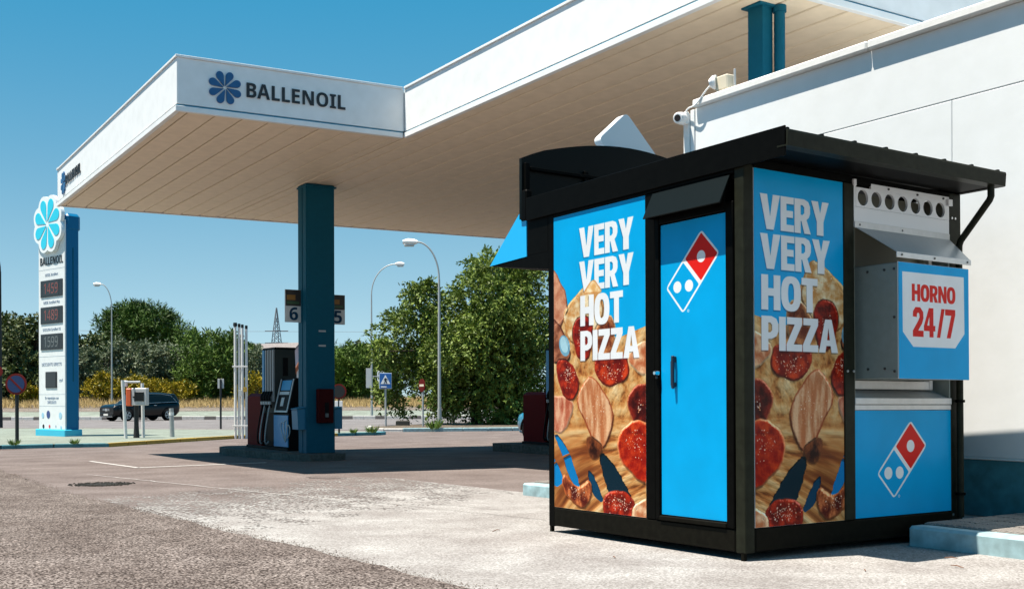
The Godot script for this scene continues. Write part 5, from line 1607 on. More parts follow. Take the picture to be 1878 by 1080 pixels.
	obj("stripe", MB.new().box(Vector3(-0.22, 1.90, 0.031), Vector3(0.05, 1.95, 0.035), 0.001, fx), M.white_sign, pl)
	# no entry sign, half turned away
	t = thing("no_entry_sign", "round red no entry sign standing before the dark tree foliage", "road sign", place(-4.08, 50.6))
	obj("post", MB.new().tube([Vector3(0, 0, 0), Vector3(0, 2.1, 0)], 0.045, 10), M.galv, t)
	var tw := (back * 0.55 - RGT * 0.83).normalized()
	f = disc_sign(t, 1.95, 0.30, tw, M.sign_red_dull, M.sign_red_dull)
	obj("bar", MB.new().box(Vector3(-0.20, -0.05, 0), Vector3(0.20, 0.05, 0.006), 0.002, Transform3D(Basis(Vector3.UP.cross(tw), Vector3.UP, tw), Vector3(0, 1.95, 0) + tw * 0.064)), M.plastic_cream, f)
	# round sign right of the pillar
	t = thing("no_parking_sign", "round dark sign with red rim just right of the pillar", "road sign", on_ground(10.65, -30.95, 0.08))
	obj("post", MB.new().tube([Vector3(0, -0.1, 0), Vector3(0, 1.7, 0)], 0.035, 10), M.post_dark, t)
	disc_sign(t, 1.49, 0.27, back, M.sign_red, M.post_dark)
	obj("side_plate", MB.new().box(Vector3(-0.13, 0.92, 0.04), Vector3(-0.02, 1.16, 0.055), 0.003, fx), M.white_sign, t)
	obj("side_plate", MB.new().box(Vector3(0.03, 0.88, 0.04), Vector3(0.14, 1.16, 0.055), 0.003, fx), M.white_sign, t)
	# plates on the lamp post right of it
	t = thing("planter_box", "low dark planter box at the foot of the crossing sign", "planter", place(-5.2, 52.6))
	obj("box", MB.new().box(Vector3(-0.32, 0, -0.2), Vector3(0.32, 0.30, 0.2), 0.02, Transform3D(Basis(RGT, Vector3.UP, back), Vector3.ZERO)), M.planter, t)
	obj("soil", MB.new().box(Vector3(-0.27, 0.29, -0.15), Vector3(0.27, 0.315, 0.15), 0.01, Transform3D(Basis(RGT, Vector3.UP, back), Vector3.ZERO)), M.bark, t)
	t = thing("lamp_post_plate", "white sign plate fixed to the lamp post beside the crossing sign", "sign", place(-10.0, 79.3))
	obj("plate", MB.new().box(Vector3(-0.45, 2.2, 0), Vector3(-0.05, 3.6, 0.03), 0.004, Transform3D(Basis(RGT, Vector3.UP, back), back * 0.12)), M.sign_back, t)
	obj("plate", MB.new().box(Vector3(0.35, 2.2, 0), Vector3(0.85, 3.4, 0.03), 0.004, Transform3D(Basis(RGT, Vector3.UP, back), back * 0.12)), M.white_sign, t)
	obj("bracket", MB.new().box(Vector3(-0.1, 3.0, -0.01), Vector3(0.5, 3.06, 0.0), 0.002, Transform3D(Basis(RGT, Vector3.UP, back), back * 0.12)), M.galv, t)

# ---------------------------------------------------------------- cars
func grid(mb: MB, rows: Array) -> void:
	# smooth skin over rows of points
	var R := rows.size()
	var Cn: int = rows[0].size()
	var nn := []
	for i in R:
		var line := []
		for j in Cn:
			var du: Vector3 = rows[mini(i + 1, R - 1)][j] - rows[maxi(i - 1, 0)][j]
			var dv: Vector3 = rows[i][mini(j + 1, Cn - 1)] - rows[i][maxi(j - 1, 0)]
			line.append(du.cross(dv).normalized())
		nn.append(line)
	for i in R - 1:
		for j in Cn - 1:
			mb.quadn(rows[i][j], rows[i + 1][j], rows[i + 1][j + 1], rows[i][j + 1], nn[i][j], nn[i + 1][j], nn[i + 1][j + 1], nn[i][j + 1])

func car(label: String, at: Vector3, heading: Vector3, paint: Material, L: float, H: float, Wd: float, wr: float) -> Node3D:
	var t := thing("parked_car", label, "car", at)
	var x := heading.normalized()
	t.transform = Transform3D(Basis(x, Vector3.UP, x.cross(Vector3.UP)), at)
	var hw := Wd * 0.5
	# along the length: position, lowest edge, shoulder height, half width
	var st := [[-0.5, 0.42, 0.60, 0.80], [-0.488, 0.26, 0.66, 0.90], [-0.44, 0.17, 0.66, 0.97], [-0.30, 0.14, 0.645, 1.0], [0.0, 0.13, 0.62, 1.0], [0.20, 0.13, 0.615, 1.0], [0.30, 0.14, 0.61, 1.0], [0.42, 0.15, 0.585, 0.97], [0.478, 0.18, 0.545, 0.92], [0.50, 0.24, 0.48, 0.82]]
	var rows := []
	for s in st:
		var px: float = s[0] * L
		var y0: float = s[1] * H
		var y1: float = s[2] * H
		var w: float = s[3] * hw
		var ring := []
		for q in [[0.0, y0], [0.80, y0], [0.95, lerpf(y0, y1, 0.15)], [1.0, lerpf(y0, y1, 0.45)], [0.985, lerpf(y0, y1, 0.75)], [0.93, lerpf(y0, y1, 0.95)], [0.80, y1], [0.0, y1 + 0.02]]:
			ring.append(Vector3(px, q[1], q[0] * w))
		var full := []
		for i in ring.size():
			full.append(ring[i])
		for i in range(ring.size() - 2, 0, -1):
			full.append(Vector3(ring[i].x, ring[i].y, -ring[i].z))
		full.append(ring[0])
		rows.append(full)
	var mb := MB.new()
	grid(mb, rows)
	for e in [0, rows.size() - 1]:
		var c := Vector3(rows[e][0].x, 0.42 * H if e == 0 else 0.34 * H, 0)
		for j in rows[e].size() - 1:
			mb.tri(c, rows[e][j], rows[e][j + 1], Vector3(-1 if e == 0 else 1, 0, 0))
	var body := obj("body", mb, paint, t)
	# glass house and roof
	var g := [[-0.485, 0.66, 0.76, 0.84], [-0.435, 0.66, 0.955, 0.84], [-0.20, 0.63, 0.998, 0.87], [0.02, 0.61, 1.0, 0.84], [0.11, 0.61, 0.965, 0.83], [0.26, 0.605, 0.62, 0.80]]
	rows = []
	var roof := []
	for s in g:
		var px: float = s[0] * L
		var a: float = s[1] * H
		var b: float = s[2] * H
		var w: float = s[3] * hw
		rows.append([Vector3(px, a, w * 1.12), Vector3(px, lerpf(a, b, 0.6), w), Vector3(px, b - 0.03, w * 0.88), Vector3(px, b, w * 0.7), Vector3(px, b + 0.01, 0), Vector3(px, b, -w * 0.7), Vector3(px, b - 0.03, -w * 0.88), Vector3(px, lerpf(a, b, 0.6), -w), Vector3(px, a, -w * 1.12)])
		if s[0] < 0.09 and s[0] > -0.46:
			roof.append([Vector3(px, b - 0.05, w * 0.90), Vector3(px, b - 0.01, w * 0.86), Vector3(px, b + 0.015, w * 0.66), Vector3(px, b + 0.025, 0), Vector3(px, b + 0.015, -w * 0.66), Vector3(px, b - 0.01, -w * 0.86), Vector3(px, b - 0.05, -w * 0.90)])
	mb = MB.new()
	grid(mb, rows)
	obj("windows", mb, M.glass_dark, t)
	mb = MB.new()
	grid(mb, roof)
	obj("roof", mb, paint, t)
	for s in [-1.0, 1.0]:
		for q in [[-0.455, 0.69, -0.40, 0.945], [-0.23, 0.645, -0.215, 0.97], [0.01, 0.62, 0.02, 0.975], [0.25, 0.61, 0.085, 0.955]]:
			var wa: float = hw * 0.905 * s
			var wb: float = hw * 0.745 * s
			obj("pillar", MB.new().tube([Vector3(q[0] * L, q[1] * H, wa), Vector3(q[2] * L, q[3] * H, wb)], 0.035, 6), paint, t)
		obj("window_trim", MB.new().tube([Vector3(-0.44 * L, 0.675 * H, hw * 0.925 * s), Vector3(-0.2 * L, 0.65 * H, hw * 0.955 * s), Vector3(0.24 * L, 0.61 * H, hw * 0.94 * s)], 0.012, 6), M.chrome, t)
		obj("window_trim", MB.new().tube([Vector3(-0.44 * L, 0.675 * H, hw * 0.925 * s), Vector3(-0.36 * L, 0.90 * H, hw * 0.80 * s), Vector3(-0.2 * L, 0.965 * H, hw * 0.775 * s), Vector3(0.02 * L, 0.965 * H, hw * 0.775 * s), Vector3(0.24 * L, 0.61 * H, hw * 0.93 * s)], 0.012, 6), M.chrome, t)
		obj("headlight", MB.new().tube([Vector3(0.475 * L, 0.475 * H, hw * 0.60 * s), Vector3(0.455 * L, 0.49 * H, hw * 0.80 * s), Vector3(0.42 * L, 0.505 * H, hw * 0.90 * s)], [0.05, 0.085, 0.04], 10), M.headlight, t)
		obj("tail_light", MB.new().box(Vector3(-0.502 * L, 0.54 * H, hw * 0.55 * s - 0.12), Vector3(-0.47 * L, 0.60 * H, hw * 0.55 * s + 0.18), 0.02), M.tail, t)
		obj("mirror", MB.new().box(Vector3(0.15 * L, 0.60 * H, hw * 1.0 * s - 0.02), Vector3(0.19 * L, 0.68 * H, hw * 1.0 * s + 0.16 * s), 0.03), paint, t)
		for q in [-0.10, 0.10]:
			obj("door_handle", MB.new().box(Vector3(q * L - 0.1, 0.545 * H, hw * 0.985 * s - 0.015), Vector3(q * L + 0.1, 0.56 * H, hw * 0.985 * s + 0.02), 0.006), M.chrome, t)
		for q in [-0.30, 0.315]:
			var c := Vector3(q * L, wr, hw * 0.86 * s)
			var o := Vector3(0, 0, 0.13 * s)
			var pts := []
			var w := obj("wheel", MB.new().tube([c - o, c - o * 0.8, c + o * 0.75, c + o], [wr * 0.9, wr, wr, wr * 0.88], 28), M.tyre, t)
			obj("rim", MB.new().tube([c + o * 0.9, c + o * 1.03], wr * 0.64, 24), M.steel, w)
			for i in 5:
				var a := TAU * i / 5.0 + 0.3
				var dv := Vector3(cos(a), sin(a), 0)
				var e := dv.cross(Vector3(0, 0, 1))
				obj("spoke_gap", MB.new().prism(PackedVector2Array([Vector2(0.16 * wr, 0.03 * wr), Vector2(0.54 * wr, 0.19 * wr), Vector2(0.54 * wr, -0.19 * wr), Vector2(0.16 * wr, -0.03 * wr)]), c + o * 1.03, dv, e, o * 0.06), M.tyre, w)
			for i in 13:
				var a := PI * i / 12.0
				pts.append(Vector3(c.x + cos(a) * wr * 1.13, c.y + sin(a) * wr * 1.13, hw * 0.965 * s))
			obj("wheel_arch", MB.new().tube(pts, 0.05, 6), M.tyre, t)
	var gr := obj("grille", MB.new().box(Vector3(0.485 * L, 0.32 * H, -hw * 0.42), Vector3(0.502 * L, 0.455 * H, hw * 0.42), 0.03), M.cap_black, t)
	obj("grille_bar", MB.new().box(Vector3(0.5 * L, 0.375 * H, -hw * 0.40), Vector3(0.508 * L, 0.395 * H, hw * 0.40), 0.008), M.chrome, gr)
	obj("grille_bar", MB.new().box(Vector3(0.5 * L, 0.42 * H, -hw * 0.40), Vector3(0.508 * L, 0.435 * H, hw * 0.40), 0.008), M.chrome, gr)
	obj("emblem", MB.new().disc(Vector3(0.503 * L, 0.40 * H, 0), Vector3.RIGHT, 0.10, 20, 0.02), M.chrome, gr)
	obj("bumper", MB.new().box(Vector3(0.46 * L, 0.16 * H, -hw * 0.80), Vector3(0.505 * L, 0.30 * H, hw * 0.80), 0.05), paint, t)
	obj("number_plate", MB.new().box(Vector3(0.505 * L, 0.20 * H, -0.26), Vector3(0.511 * L, 0.265 * H, 0.26), 0.004), M.plate, t)
	obj("bumper_trim", MB.new().box(Vector3(0.495 * L, 0.155 * H, -hw * 0.7), Vector3(0.51 * L, 0.175 * H, hw * 0.7), 0.006), M.chrome, t)
	return t

func vehicles() -> void:
	car("black off-road car on the road behind the air unit", place(-24.75, 73.6), -RGT * 0.63 - FWD * 0.777, M.car_black, 4.95, 1.86, 2.0, 0.40)
	car("blue car at the far pump, its wheel showing beside the red panel", on_ground(13.75, -20.9), Vector3(0, 0, -1), M.car_blue, 4.1, 1.5, 1.78, 0.345)

# ---------------------------------------------------------------- houses, pylon and wires far off
func house(label: String, at: Vector3, turn: float, L: float, Wd: float, eave: float, ridge: float, wall: Material, roofm: Material) -> void:
	var t := thing("house", label, "house", at, turn)
	var gable := PackedVector2Array([Vector2(-Wd * 0.5, 0), Vector2(Wd * 0.5, 0), Vector2(Wd * 0.5, eave), Vector2(0, ridge), Vector2(-Wd * 0.5, eave)])
	obj("wall", MB.new().prism(gable, Vector3(-L * 0.5, 0, 0), Vector3.BACK, Vector3.UP, Vector3(L, 0, 0)), wall, t)
	for s in [-1.0, 1.0]:
		var prof := PackedVector2Array([Vector2(0, ridge + 0.03), Vector2(0, ridge + 0.28), Vector2((Wd * 0.5 + 0.5) * s, eave - 0.05), Vector2((Wd * 0.5 + 0.5) * s, eave - 0.28)])
		obj("roof", MB.new().prism(prof, Vector3(-L * 0.5 - 0.4, 0, 0), Vector3.BACK, Vector3.UP, Vector3(L + 0.8, 0, 0)), roofm, t)
		for i in 3:
			var w := obj("window", MB.new().box(Vector3(-L * 0.33 + i * L * 0.3, eave - 2.2, Wd * 0.5 * s - 0.02), Vector3(-L * 0.33 + i * L * 0.3 + 1.0, eave - 0.9, Wd * 0.5 * s + 0.03), 0.02), M.glass_dark, t)
	obj("window", MB.new().box(Vector3(L * 0.5 - 0.02, eave - 2.0, -0.5), Vector3(L * 0.5 + 0.04, eave - 0.7, 0.5), 0.02), M.glass_dark, t)

func far_buildings() -> void:
	house("house with grey gable roof far behind the fuel pump", place(-32.6, 150), -deg_to_rad(YAW) - 0.55 + PI * 0.0, 9.5, 7.0, 4.3, 7.2, M.house_wall, M.roof_grey)
	house("house with red tiled roof just right of the pillar far away", place(-22.3, 140), -deg_to_rad(YAW) + 0.5, 8.0, 7.0, 3.4, 5.2, M.house_white, M.roof_red)
	var t := thing("power_pylon", "tall lattice power pylon on the skyline behind the pump", "pylon", place(-89.4, 420))
	var Hh := 34.5
	for sx in [-1.0, 1.0]:
		for sz in [-1.0, 1.0]:
			obj("leg", MB.new().tube([Vector3(2.6 * sx, 0, 2.6 * sz), Vector3(1.35 * sx, 22.0, 1.35 * sz), Vector3(0.1 * sx, Hh, 0.1 * sz)], 0.17, 5), M.lattice, t)
	for i in 14:
		var y := i * 2.2
		var w0 := lerpf(2.6, 1.35, y / 22.0) if y < 22.0 else lerpf(1.35, 0.1, (y - 22.0) / 12.5)
		var y2 := y + 2.2
		var w1 := lerpf(2.6, 1.35, y2 / 22.0) if y2 < 22.0 else lerpf(1.35, 0.1, (y2 - 22.0) / 12.5)
		for s in [-1.0, 1.0]:
			obj("brace", MB.new().tube([Vector3(-w0, y, w0 * s), Vector3(w1, y2, w1 * s)], 0.10, 4), M.lattice, t)
			obj("brace", MB.new().tube([Vector3(w0, y, w0 * s), Vector3(-w1, y2, w1 * s)], 0.10, 4), M.lattice, t)
	for y in [16.5, 21.0, 25.5]:
		obj("cross_arm", MB.new().box(Vector3(-4.4, y, -0.2), Vector3(4.4, y + 0.35, 0.2), 0.02, Transform3D(Basis(RGT, Vector3.UP, -FWD), Vector3.ZERO)), M.lattice, t)
		for s in [-1.0, 1.0]:
			var wires := []
			var a: Vector3 = place(-89.4, 420) + RGT * 4.2 * s + Vector3.UP * y
			for k in 25:
				var u := k / 24.0
				var r := lerpf(-330.0, 260.0, u)
				wires.append(a + RGT * r + FWD * r * 0.12 + Vector3.UP * (0.00006 * r * r - 0.5 * (1.0 - absf(cos(r / 260.0 * PI))) * 1.5))
			tag(obj("power_line", MB.new().tube(wires, 0.03, 4, false), M.lattice), "thin %s power line on the %s of the pylon" % [["lowest", "middle", "highest"][[16.5, 21.0, 25.5].find(y)], "left side" if s < 0 else "right side"], "power line", "power lines")

# ---------------------------------------------------------------- plants
func leaf(mb: MB, p: Vector3, d: Vector3, s: Vector3, l: float, w: float) -> void:
	var a := p + d * l * 0.45 + s * w * 0.5
	var b := p + d * l
	var c := p + d * l * 0.45 - s * w * 0.5
	var nn := d.cross(s).normalized()
	if nn.y < 0:
		nn = -nn
	mb.tri(p, a, b, nn)
	mb.tri(p, b, c, nn)

func rand_dir() -> Vector3:
	return Vector3(rng.randfn(), rng.randfn(), rng.randfn()).normalized()

# lobes: [centre, radii]; every lobe carries boughs, every bough little arching sprays of leaves
func crown(lobes: Array, spec: Dictionary) -> Array:
	var mb := MB.new()
	var droop: float = spec.get("droop", 0.4)
	var outward: float = spec.get("out", 0.8)
	var shell: float = spec.get("shell", 0.55)
	var per: int = spec.per
	var spray: float = spec.spray
	var c1: Color = spec.c1
	var c2: Color = spec.c2
	var vol := 0.0
	for q in lobes:
		vol += pow(q[1].x * q[1].y * q[1].z, 0.72)
	var boughs := []
	for q in lobes:
		var share := pow(q[1].x * q[1].y * q[1].z, 0.72) / vol
		var nb := maxi(3, int(spec.get("boughs", 26) * share))
		var cnt := int(spec.clumps * share / nb)
		for b in nb:
			var dv := rand_dir()
			var rr := lerpf(shell, 0.92, pow(rng.randf(), 0.6))
			var bc: Vector3 = q[0] + Vector3(dv.x * q[1].x, dv.y * q[1].y, dv.z * q[1].z) * rr
			var br: float = pow(q[1].x * q[1].y * q[1].z, 0.333) * rng.randf_range(0.26, 0.50)
			boughs.append(bc)
			var bt := rng.randf()
			var axis := (dv + rand_dir() * 0.5).normalized()
			for i in int(cnt * rng.randf_range(0.6, 1.4)):
				var e := (rand_dir() + dv * 0.45 + Vector3.UP * 0.35).normalized()
				var p := bc + (e - axis * axis.dot(e) * -0.5) * br * pow(rng.randf(), 0.4) * rng.randf_range(0.75, 1.15)
				if rng.randf() < 0.05:
					p += e * br * rng.randf_range(0.2, 0.6)
				var dirv := (e * outward + rand_dir() * 0.7 + Vector3.UP * 0.2).normalized()
				var tone := bt * 0.35 + rng.randf() * 0.40
				for k in per:
					var u := (k + rng.randf()) / per
					var at := p + dirv * spray * u - Vector3.UP * droop * spray * u * u + rand_dir() * spray * 0.14
					mb.tint = c1.lerp(c2, clampf(tone + rng.randf() * 0.3, 0, 1))
					var ld := (dirv * 0.7 + rand_dir() - Vector3.UP * droop * 0.7).normalized()
					var sd := ld.cross(rand_dir()).normalized()
					var sc := rng.randf_range(0.5, 1.45)
					leaf(mb, at, ld, sd, spec.l * sc, spec.w * sc)
	return [mb, boughs]

func tree(called: String, label: String, category: String, at: Vector3, lobes: Array, spec: Dictionary, group := "") -> Node3D:
	var t := thing(called, label, category, at, 0.0, group)
	var made := crown(lobes, spec)
	obj("crown", made[0], M[spec.get("mat", "leaf")], t)
	var tr: float = spec.get("trunk", 0.12)
	var q0: Vector3 = lobes[0][0]
	var top := Vector3(q0.x, q0.y, q0.z)
	obj("trunk", MB.new().tube([Vector3(0, -0.3, 0), Vector3(q0.x * 0.2 + 0.05, q0.y * 0.35, q0.z * 0.2), Vector3(q0.x * 0.6, q0.y * 0.7, q0.z * 0.6), top], [tr * 1.25, tr, tr * 0.7, tr * 0.3], 10), M.bark, t)
	var ends: Array = made[1]
	for i in mini(ends.size(), 34):
		var e: Vector3 = ends[i * ends.size() / mini(ends.size(), 34)]
		var from := Vector3(q0.x * 0.3, q0.y * rng.randf_range(0.25, 0.6), q0.z * 0.3)
		var bend := from.lerp(e, 0.5) + Vector3(rng.randfn() * 0.12, 0.12 * from.distance_to(e), rng.randfn() * 0.12)
		obj("limb", MB.new().tube([from, bend, e, e + (e - bend) * 0.25], [tr * 0.45, tr * 0.28, tr * 0.14, tr * 0.05], 6), M.bark, t)
	return t

func px(p: float, d: float) -> float:
	return (p - 939.0) / FOCAL * d

func plants() -> void:
	rng.seed = 4242
	# big leafy tree right of the lamp
	var s := 55.5 / FOCAL
	var lob := []
	for q in [[895, 580, 88, 100, 2.2], [757, 612, 60, 84, 1.6], [965, 590, 66, 98, 1.9], [850, 672, 120, 72, 2.2], [718, 655, 30, 54, 1.0], [940, 715, 62, 66, 1.5], [812, 608, 48, 74, 1.4], [905, 512, 52, 40, 1.2], [940, 505, 40, 36, 1.0], [738, 722, 42, 36, 0.9], [875, 735, 70, 56, 1.7], [955, 745, 60, 46, 1.5], [905, 640, 90, 80, 2.0], [800, 690, 60, 56, 1.5], [780, 540, 26, 30, 0.8], [995, 680, 40, 90, 1.4]]:
		lob.append([RGT * ((q[0] - 870.0) * s) + Vector3.UP * (1.05 - (q[1] - 730.5) * s + 0.31) + FWD * rng.randf_range(-0.7, 0.9), Vector3(q[2] * s, q[3] * s, q[4])])
	tree("leafy_tree", "big leafy green tree with drooping sprays behind the blue kerb", "tree", place(px(870, 55.5), 55.5), lob, {"clumps": 9000, "boughs": 250, "per": 12, "spray": 0.55, "l": 0.19, "w": 0.085, "c1": Color(0.016, 0.042, 0.006), "c2": Color(0.21, 0.275, 0.05), "droop": 0.55, "out": 0.9, "trunk": 0.2, "shell": 0.25})
	# dark evergreen oaks at the left edge
	var oak := {"clumps": 1700, "boughs": 60, "per": 9, "spray": 0.7, "l": 0.34, "w": 0.20, "c1": Color(0.014, 0.026, 0.008), "c2": Color(0.115, 0.140, 0.050), "droop": 0.25, "trunk": 0.3}
	for q in [[-45, 104, 3.6, 6.7, "dark evergreen oak cut by the left edge of the picture"], [8, 103, 2.7, 6.9, "dark evergreen oak behind the lamp post at the left edge"], [62, 102, 2.6, 6.6, "dark evergreen oak directly behind the price totem"], [152, 112, 1.9, 5.9, "small dark oak between the totem and the stone pine"]]:
		var d: float = q[1]
		tree("evergreen_oak", q[4], "tree", place(px(q[0], d), d), [[Vector3(0, q[3] * 0.66, 0), Vector3(q[2], q[3] * 0.36, q[2])], [Vector3(0.6, q[3] * 0.32, 0.2), Vector3(q[2] * 1.0, q[3] * 0.32, q[2])], [Vector3(-0.8, q[3] * 0.5, -0.4), Vector3(q[2] * 0.9, q[3] * 0.36, q[2])]], oak, "trees beyond the road")
	# stone pine
	var sp := []
	s = 124.0 / FOCAL
	for q in [[256, 604, 66, 36], [210, 622, 38, 26], [300, 616, 42, 30], [255, 628, 70, 24], [235, 592, 40, 25], [322, 622, 20, 20]]:
		sp.append([RGT * ((q[0] - 256.0) * s) + Vector3.UP * ((732.0 - q[1]) * s), Vector3(q[2] * s, q[3] * s, q[2] * s * 0.8)])
	tree("stone_pine", "tall stone pine with wide rounded crown behind the hedge", "tree", place(px(256, 124), 124), sp, {"clumps": 3900, "boughs": 110, "per": 11, "spray": 0.5, "l": 0.50, "w": 0.09, "c1": Color(0.010, 0.028, 0.004), "c2": Color(0.078, 0.145, 0.018), "droop": -0.25, "out": 1.1, "mat": "needle", "trunk": 0.4, "shell": 0.5})
	# grey-green hedge of olive-like shrubs
	var ol := {"clumps": 1000, "boughs": 34, "per": 10, "spray": 0.6, "l": 0.32, "w": 0.09, "c1": Color(0.026, 0.042, 0.020), "c2": Color(0.20, 0.235, 0.145), "droop": 0.1, "trunk": 0.14}
	var words := ["leftmost", "second from left", "third from left", "fourth from left", "fifth from left", "rightmost"]
	for i in 6:
		var pxx: float = [158, 195, 232, 268, 304, 338][i]
		var d := 103.0 + rng.randf_range(-0.6, 0.6)
		var h := 4.7 + rng.randf_range(-0.25, 0.25)
		tree("hedge_shrub", "grey green shrub of the hedge below the pine, %s" % words[i], "shrub", place(px(pxx, d), d), [[Vector3(0, h * 0.62, 0), Vector3(1.25, h * 0.38, 1.2)], [Vector3(0.1, h * 0.30, 0), Vector3(1.2, h * 0.32, 1.1)]], ol, "hedge shrubs")
	tree("hedge_shrub", "grey green shrub right behind the white vent pipes", "shrub", place(px(470, 103), 103), [[Vector3(0, 2.6, 0), Vector3(1.3, 1.7, 1.2)], [Vector3(0.2, 1.2, 0), Vector3(1.2, 1.2, 1.1)]], ol, "hedge shrubs")
	# bright conifers
	var cy := {"clumps": 2100, "boughs": 60, "per": 10, "spray": 0.6, "l": 0.42, "w": 0.09, "c1": Color(0.012, 0.036, 0.004), "c2": Color(0.125, 0.20, 0.026), "droop": -0.35, "out": 0.9, "mat": "needle", "trunk": 0.2}
	for q in [[388, 101, 2.55, 5.5, "large bright green conifer left of the white vent pipes"], [438, 106, 1.6, 5.2, "bright green conifer behind the white vent pipes"], [352, 108, 1.5, 5.7, "paler tree top behind the large bright conifer"], [650, 100, 2.0, 4.0, "bright green conifer right of the blue pillar"], [622, 104, 1.7, 3.6, "green conifer half hidden by the blue pillar"], [690, 102, 1.4, 3.4, "green conifer behind the lamp post by the leafy tree"]]:
		var d: float = q[1]
		var h: float = q[3]
		tree("bushy_conifer", q[4], "tree", place(px(q[0], d), d), [[Vector3(0, h * 0.60, 0), Vector3(q[2] * 0.92, h * 0.42, q[2])], [Vector3(0, h * 0.32, 0), Vector3(q[2], h * 0.34, q[2])], [Vector3(q[2] * 0.3, h * 0.75, 0), Vector3(q[2] * 0.5, h * 0.25, q[2] * 0.5)]], cy, "bushy conifers")
	# far trees on the skyline
	var fr := {"clumps": 380, "per": 9, "spray": 0.9, "l": 0.7, "w": 0.35, "c1": Color(0.016, 0.030, 0.010), "c2": Color(0.060, 0.085, 0.028), "droop": 0.0, "trunk": 0.25}
	for q in [[671, 200, 1.7, 9.4, "small dark cypress on the skyline right of the pillar"], [640, 210, 3.4, 8.4, "distant dark tree on the skyline above the red roof"], [402, 190, 3.2, 11.0, "distant tree top above the large bright conifer"], [425, 200, 3.0, 10.0, "distant tree above the left of the vent pipes"], [458, 190, 3.4, 8.2, "distant tree left of the grey gable house"]]:
		var d: float = q[1]
		tree("distant_tree", q[4], "tree", place(px(q[0], d), d), [[Vector3(0, q[3] * 0.62, 0), Vector3(q[2], q[3] * 0.38, q[2])], [Vector3(0, q[3] * 0.3, 0), Vector3(q[2] * 1.1, q[3] * 0.3, q[2])]], fr, "distant trees")
	# broom in flower
	var br := {"clumps": 420, "boughs": 16, "per": 9, "spray": 0.35, "l": 0.20, "w": 0.10, "c1": Color(0.050, 0.075, 0.010), "c2": Color(0.40, 0.28, 0.012), "droop": -0.2, "trunk": 0.05}
	for q in [[178, 98.5, 1.25, 2.3, "yellow flowering broom bush left of the grey lamp post"], [210, 99.0, 1.0, 1.8, "greenish broom bush behind the grey lamp post"], [250, 99.0, 1.15, 2.4, "yellow broom bush behind the air unit"], [285, 98.5, 1.2, 2.1, "yellow broom bush above the black car's roof"], [332, 98.0, 1.1, 1.8, "dull yellow broom bush right behind the black car"], [464, 97.0, 1.2, 2.4, "yellow broom bush between the vent pipes and the pump"], [46, 97.5, 0.9, 1.7, "pale green broom bush beside the no parking sign"]]:
		var d: float = q[1]
		tree("broom_bush", q[4], "bush", place(px(q[0], d), d), [[Vector3(0, q[3] * 0.45, 0), Vector3(q[2] * 0.9, q[3] * 0.40, q[2])]], br, "broom bushes")
	# dry grass on the verge
	var blades := MB.new()
	for i in 9:
		var a := rng.randf() * TAU
		var b := Vector3(cos(a), 0, sin(a)) * rng.randf() * 0.22
		var tip := b + Vector3(rng.randfn() * 0.12, rng.randf_range(0.35, 0.75), rng.randfn() * 0.12)
		var sd := Vector3(cos(a + 1.3), 0, sin(a + 1.3)) * 0.022
		blades.tri(b - sd, b + sd, tip, Vector3(cos(a), 0.6, sin(a)).normalized())
	grass("dry_grass", "dry yellow grass on the verge beyond the road", blades.mesh(), 9000, -52.0, 26.0, 91.5, 102.0, Color(0.22, 0.15, 0.06), Color(0.42, 0.31, 0.14), 0.62)
	# weeds at the kerbs
	for q in [[11.9, -30.95, 0.34, "green weed on the teal kerb end right of the pillar"], [11.2, -31.0, 0.22, "small weed on the teal kerb beside the pillar"], [16.05, -33.95, 0.5, "green weed in front of the light blue kerb by the lamp"], [-0.6, -26.1, 0.20, "small weed on the teal kerb beside the no parking sign"], [0.9, -26.05, 0.18, "tiny weed on the teal kerb before the totem"]]:
		var h: float = q[2]
		var mb := MB.new()
		for i in 90:
			var a := rng.randf() * TAU
			var b := Vector3(cos(a), 0, sin(a)) * rng.randf() * h * 0.5
			var dv := (Vector3(cos(a), 1.2 + rng.randf(), sin(a))).normalized()
			mb.tint = Color(0.04, 0.09, 0.012).lerp(Color(0.17, 0.24, 0.05), rng.randf())
			leaf(mb, b, dv, dv.cross(rand_dir()).normalized(), h * rng.randf_range(0.5, 1.1), h * 0.09)
		var wd := obj("weed", mb, M.leaf)
		wd.position = on_ground(q[0], q[1], 0.09)
		tag(wd, q[3], "plant", "weeds at the kerbs")

func grass(called: String, label: String, m: Mesh, count: int, r0: float, r1: float, d0: float, d1: float, c1: Color, c2: Color, sc: float) -> void:
	var mm := MultiMesh.new()
	mm.transform_format = MultiMesh.TRANSFORM_3D
	mm.use_colors = true
	mm.mesh = m
	mm.instance_count = count
	for i in count:
		var p := place(rng.randf_range(r0, r1), rng.randf_range(d0, d1))
		var k := sc * rng.randf_range(0.55, 1.4)
		mm.set_instance_transform(i, Transform3D(Basis(Vector3.UP, rng.randf() * TAU).scaled(Vector3(k, k * rng.randf_range(0.7, 1.2), k)), p))
		mm.set_instance_color(i, c1.lerp(c2, rng.randf()))
	var o := MultiMeshInstance3D.new()
	o.name = called
	o.multimesh = mm
	o.material_override = M.straw
	add_child(o)
	tag(o, label, "grass")
	o.set_meta("kind", "stuff")

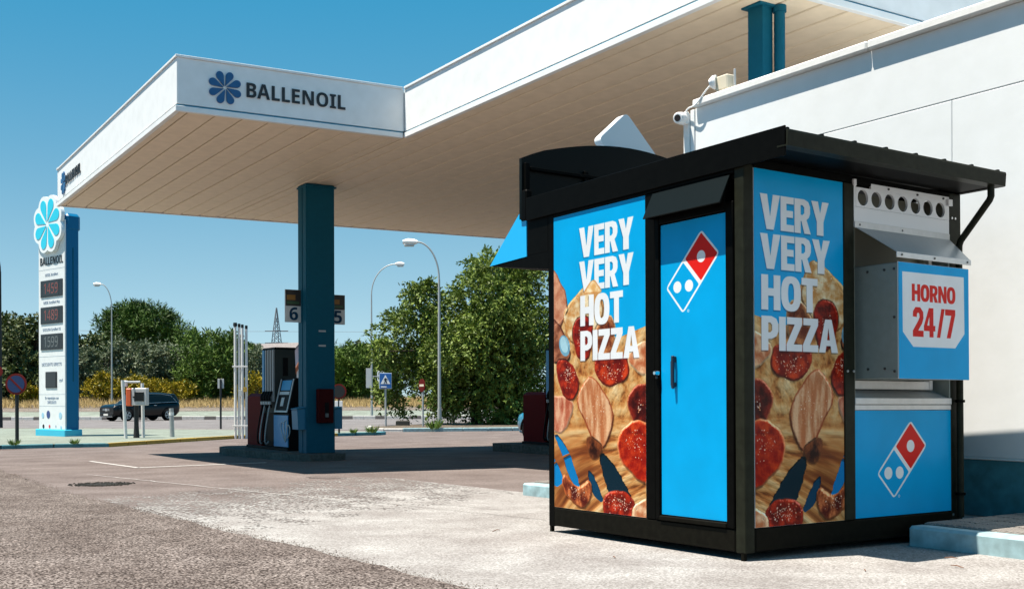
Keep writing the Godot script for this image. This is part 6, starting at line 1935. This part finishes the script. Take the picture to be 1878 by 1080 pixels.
# ---------------------------------------------------------------- loose stones and litter
func pebble_mesh() -> ArrayMesh:
	var mb := MB.new()
	var pts := []
	for v in [Vector3(1, 0, 0), Vector3(-1, 0, 0), Vector3(0, 0, 1), Vector3(0, 0, -1), Vector3(0, 0.6, 0), Vector3(0, -0.3, 0)]:
		pts.append(v + Vector3(rng.randfn(), rng.randfn(), rng.randfn()) * 0.18)
	for f in [[0, 2, 4], [2, 1, 4], [1, 3, 4], [3, 0, 4], [0, 2, 5], [2, 1, 5], [1, 3, 5], [3, 0, 5]]:
		var c: Vector3 = (pts[f[0]] + pts[f[1]] + pts[f[2]]) / 3.0
		mb.tri(pts[f[0]], pts[f[1]], pts[f[2]], c.normalized())
	return mb.mesh()

func scatter(called: String, label: String, m: Mesh, mt: Material, spots: Array) -> void:
	var mm := MultiMesh.new()
	mm.transform_format = MultiMesh.TRANSFORM_3D
	mm.mesh = m
	mm.instance_count = spots.size()
	for i in spots.size():
		mm.set_instance_transform(i, Transform3D(Basis(Vector3.UP, rng.randf() * TAU).scaled(Vector3.ONE * spots[i][1]), spots[i][0]))
	var o := MultiMeshInstance3D.new()
	o.name = called
	o.multimesh = mm
	o.material_override = mt
	add_child(o)
	tag(o, label, "gravel")
	o.set_meta("kind", "stuff")

func small_stuff() -> void:
	var spots := []
	# crumbs along the ragged edge of the lane
	for i in 5200:
		var z := lerpf(2.5, -14.0, pow(rng.randf(), 1.4))
		var x := -2.02 - 0.055 * maxf(0.0, -z) if z > -9.0 else -2.515 + 0.027 * (-9.0 - z)
		x += rng.randfn() * 0.07 - 0.01
		spots.append([on_ground(x, z, 0.0085), rng.randf_range(0.002, 0.0065)])
	scatter("edge_crumbs", "loose brown stone crumbs along the ragged edge of the asphalt lane", pebble_mesh(), M.pebble, spots)
	spots = []
	for i in 5200:
		var z := rng.randf_range(-7.0, 2.6)
		var x := -2.3 - pow(rng.randf(), 0.8) * 4.2
		spots.append([on_ground(x, z, 0.0105), rng.randf_range(0.0025, 0.006)])
	scatter("lane_grit", "fine grit lying on the coarse asphalt lane", pebble_mesh(), M.pebble, spots)
	spots = []
	for i in 260:
		var a := rng.randf() * TAU
		spots.append([on_ground(-1.75 + cos(a) * 0.36 * rng.randf_range(0.6, 1.25), -10.4 + sin(a) * 0.36 * rng.randf_range(0.6, 1.25), 0.008), rng.randf_range(0.006, 0.02)])
	scatter("pothole_rubble", "broken grey lumps round the hole in the tarmac", pebble_mesh(), M.pothole, spots)
	var twigs := [[0.0, -5.0], [-0.4, -2.4], [0.9, 0.9], [0.3, 0.7], [1.2, 0.65], [-0.6, -0.6]]
	for i in twigs.size():
		var q: Array = twigs[i]
		var a := rng.randf() * TAU
		var dv := Vector3(cos(a), 0, sin(a)) * rng.randf_range(0.02, 0.07)
		var p := on_ground(q[0], q[1], 0.010)
		tag(obj("dry_twig", MB.new().tube([p - dv, p + Vector3(0, 0.006, 0), p + dv * 0.8], [0.003, 0.004, 0.002], 5), M.rust), "small dry twig lying on the ground %s" % ["left of the kiosk", "by the kiosk's left corner", "before the kerb right of the kiosk", "before the kiosk's front", "beside the pale blue kerb", "before the kiosk door"][i], "twig", "dry twigs")
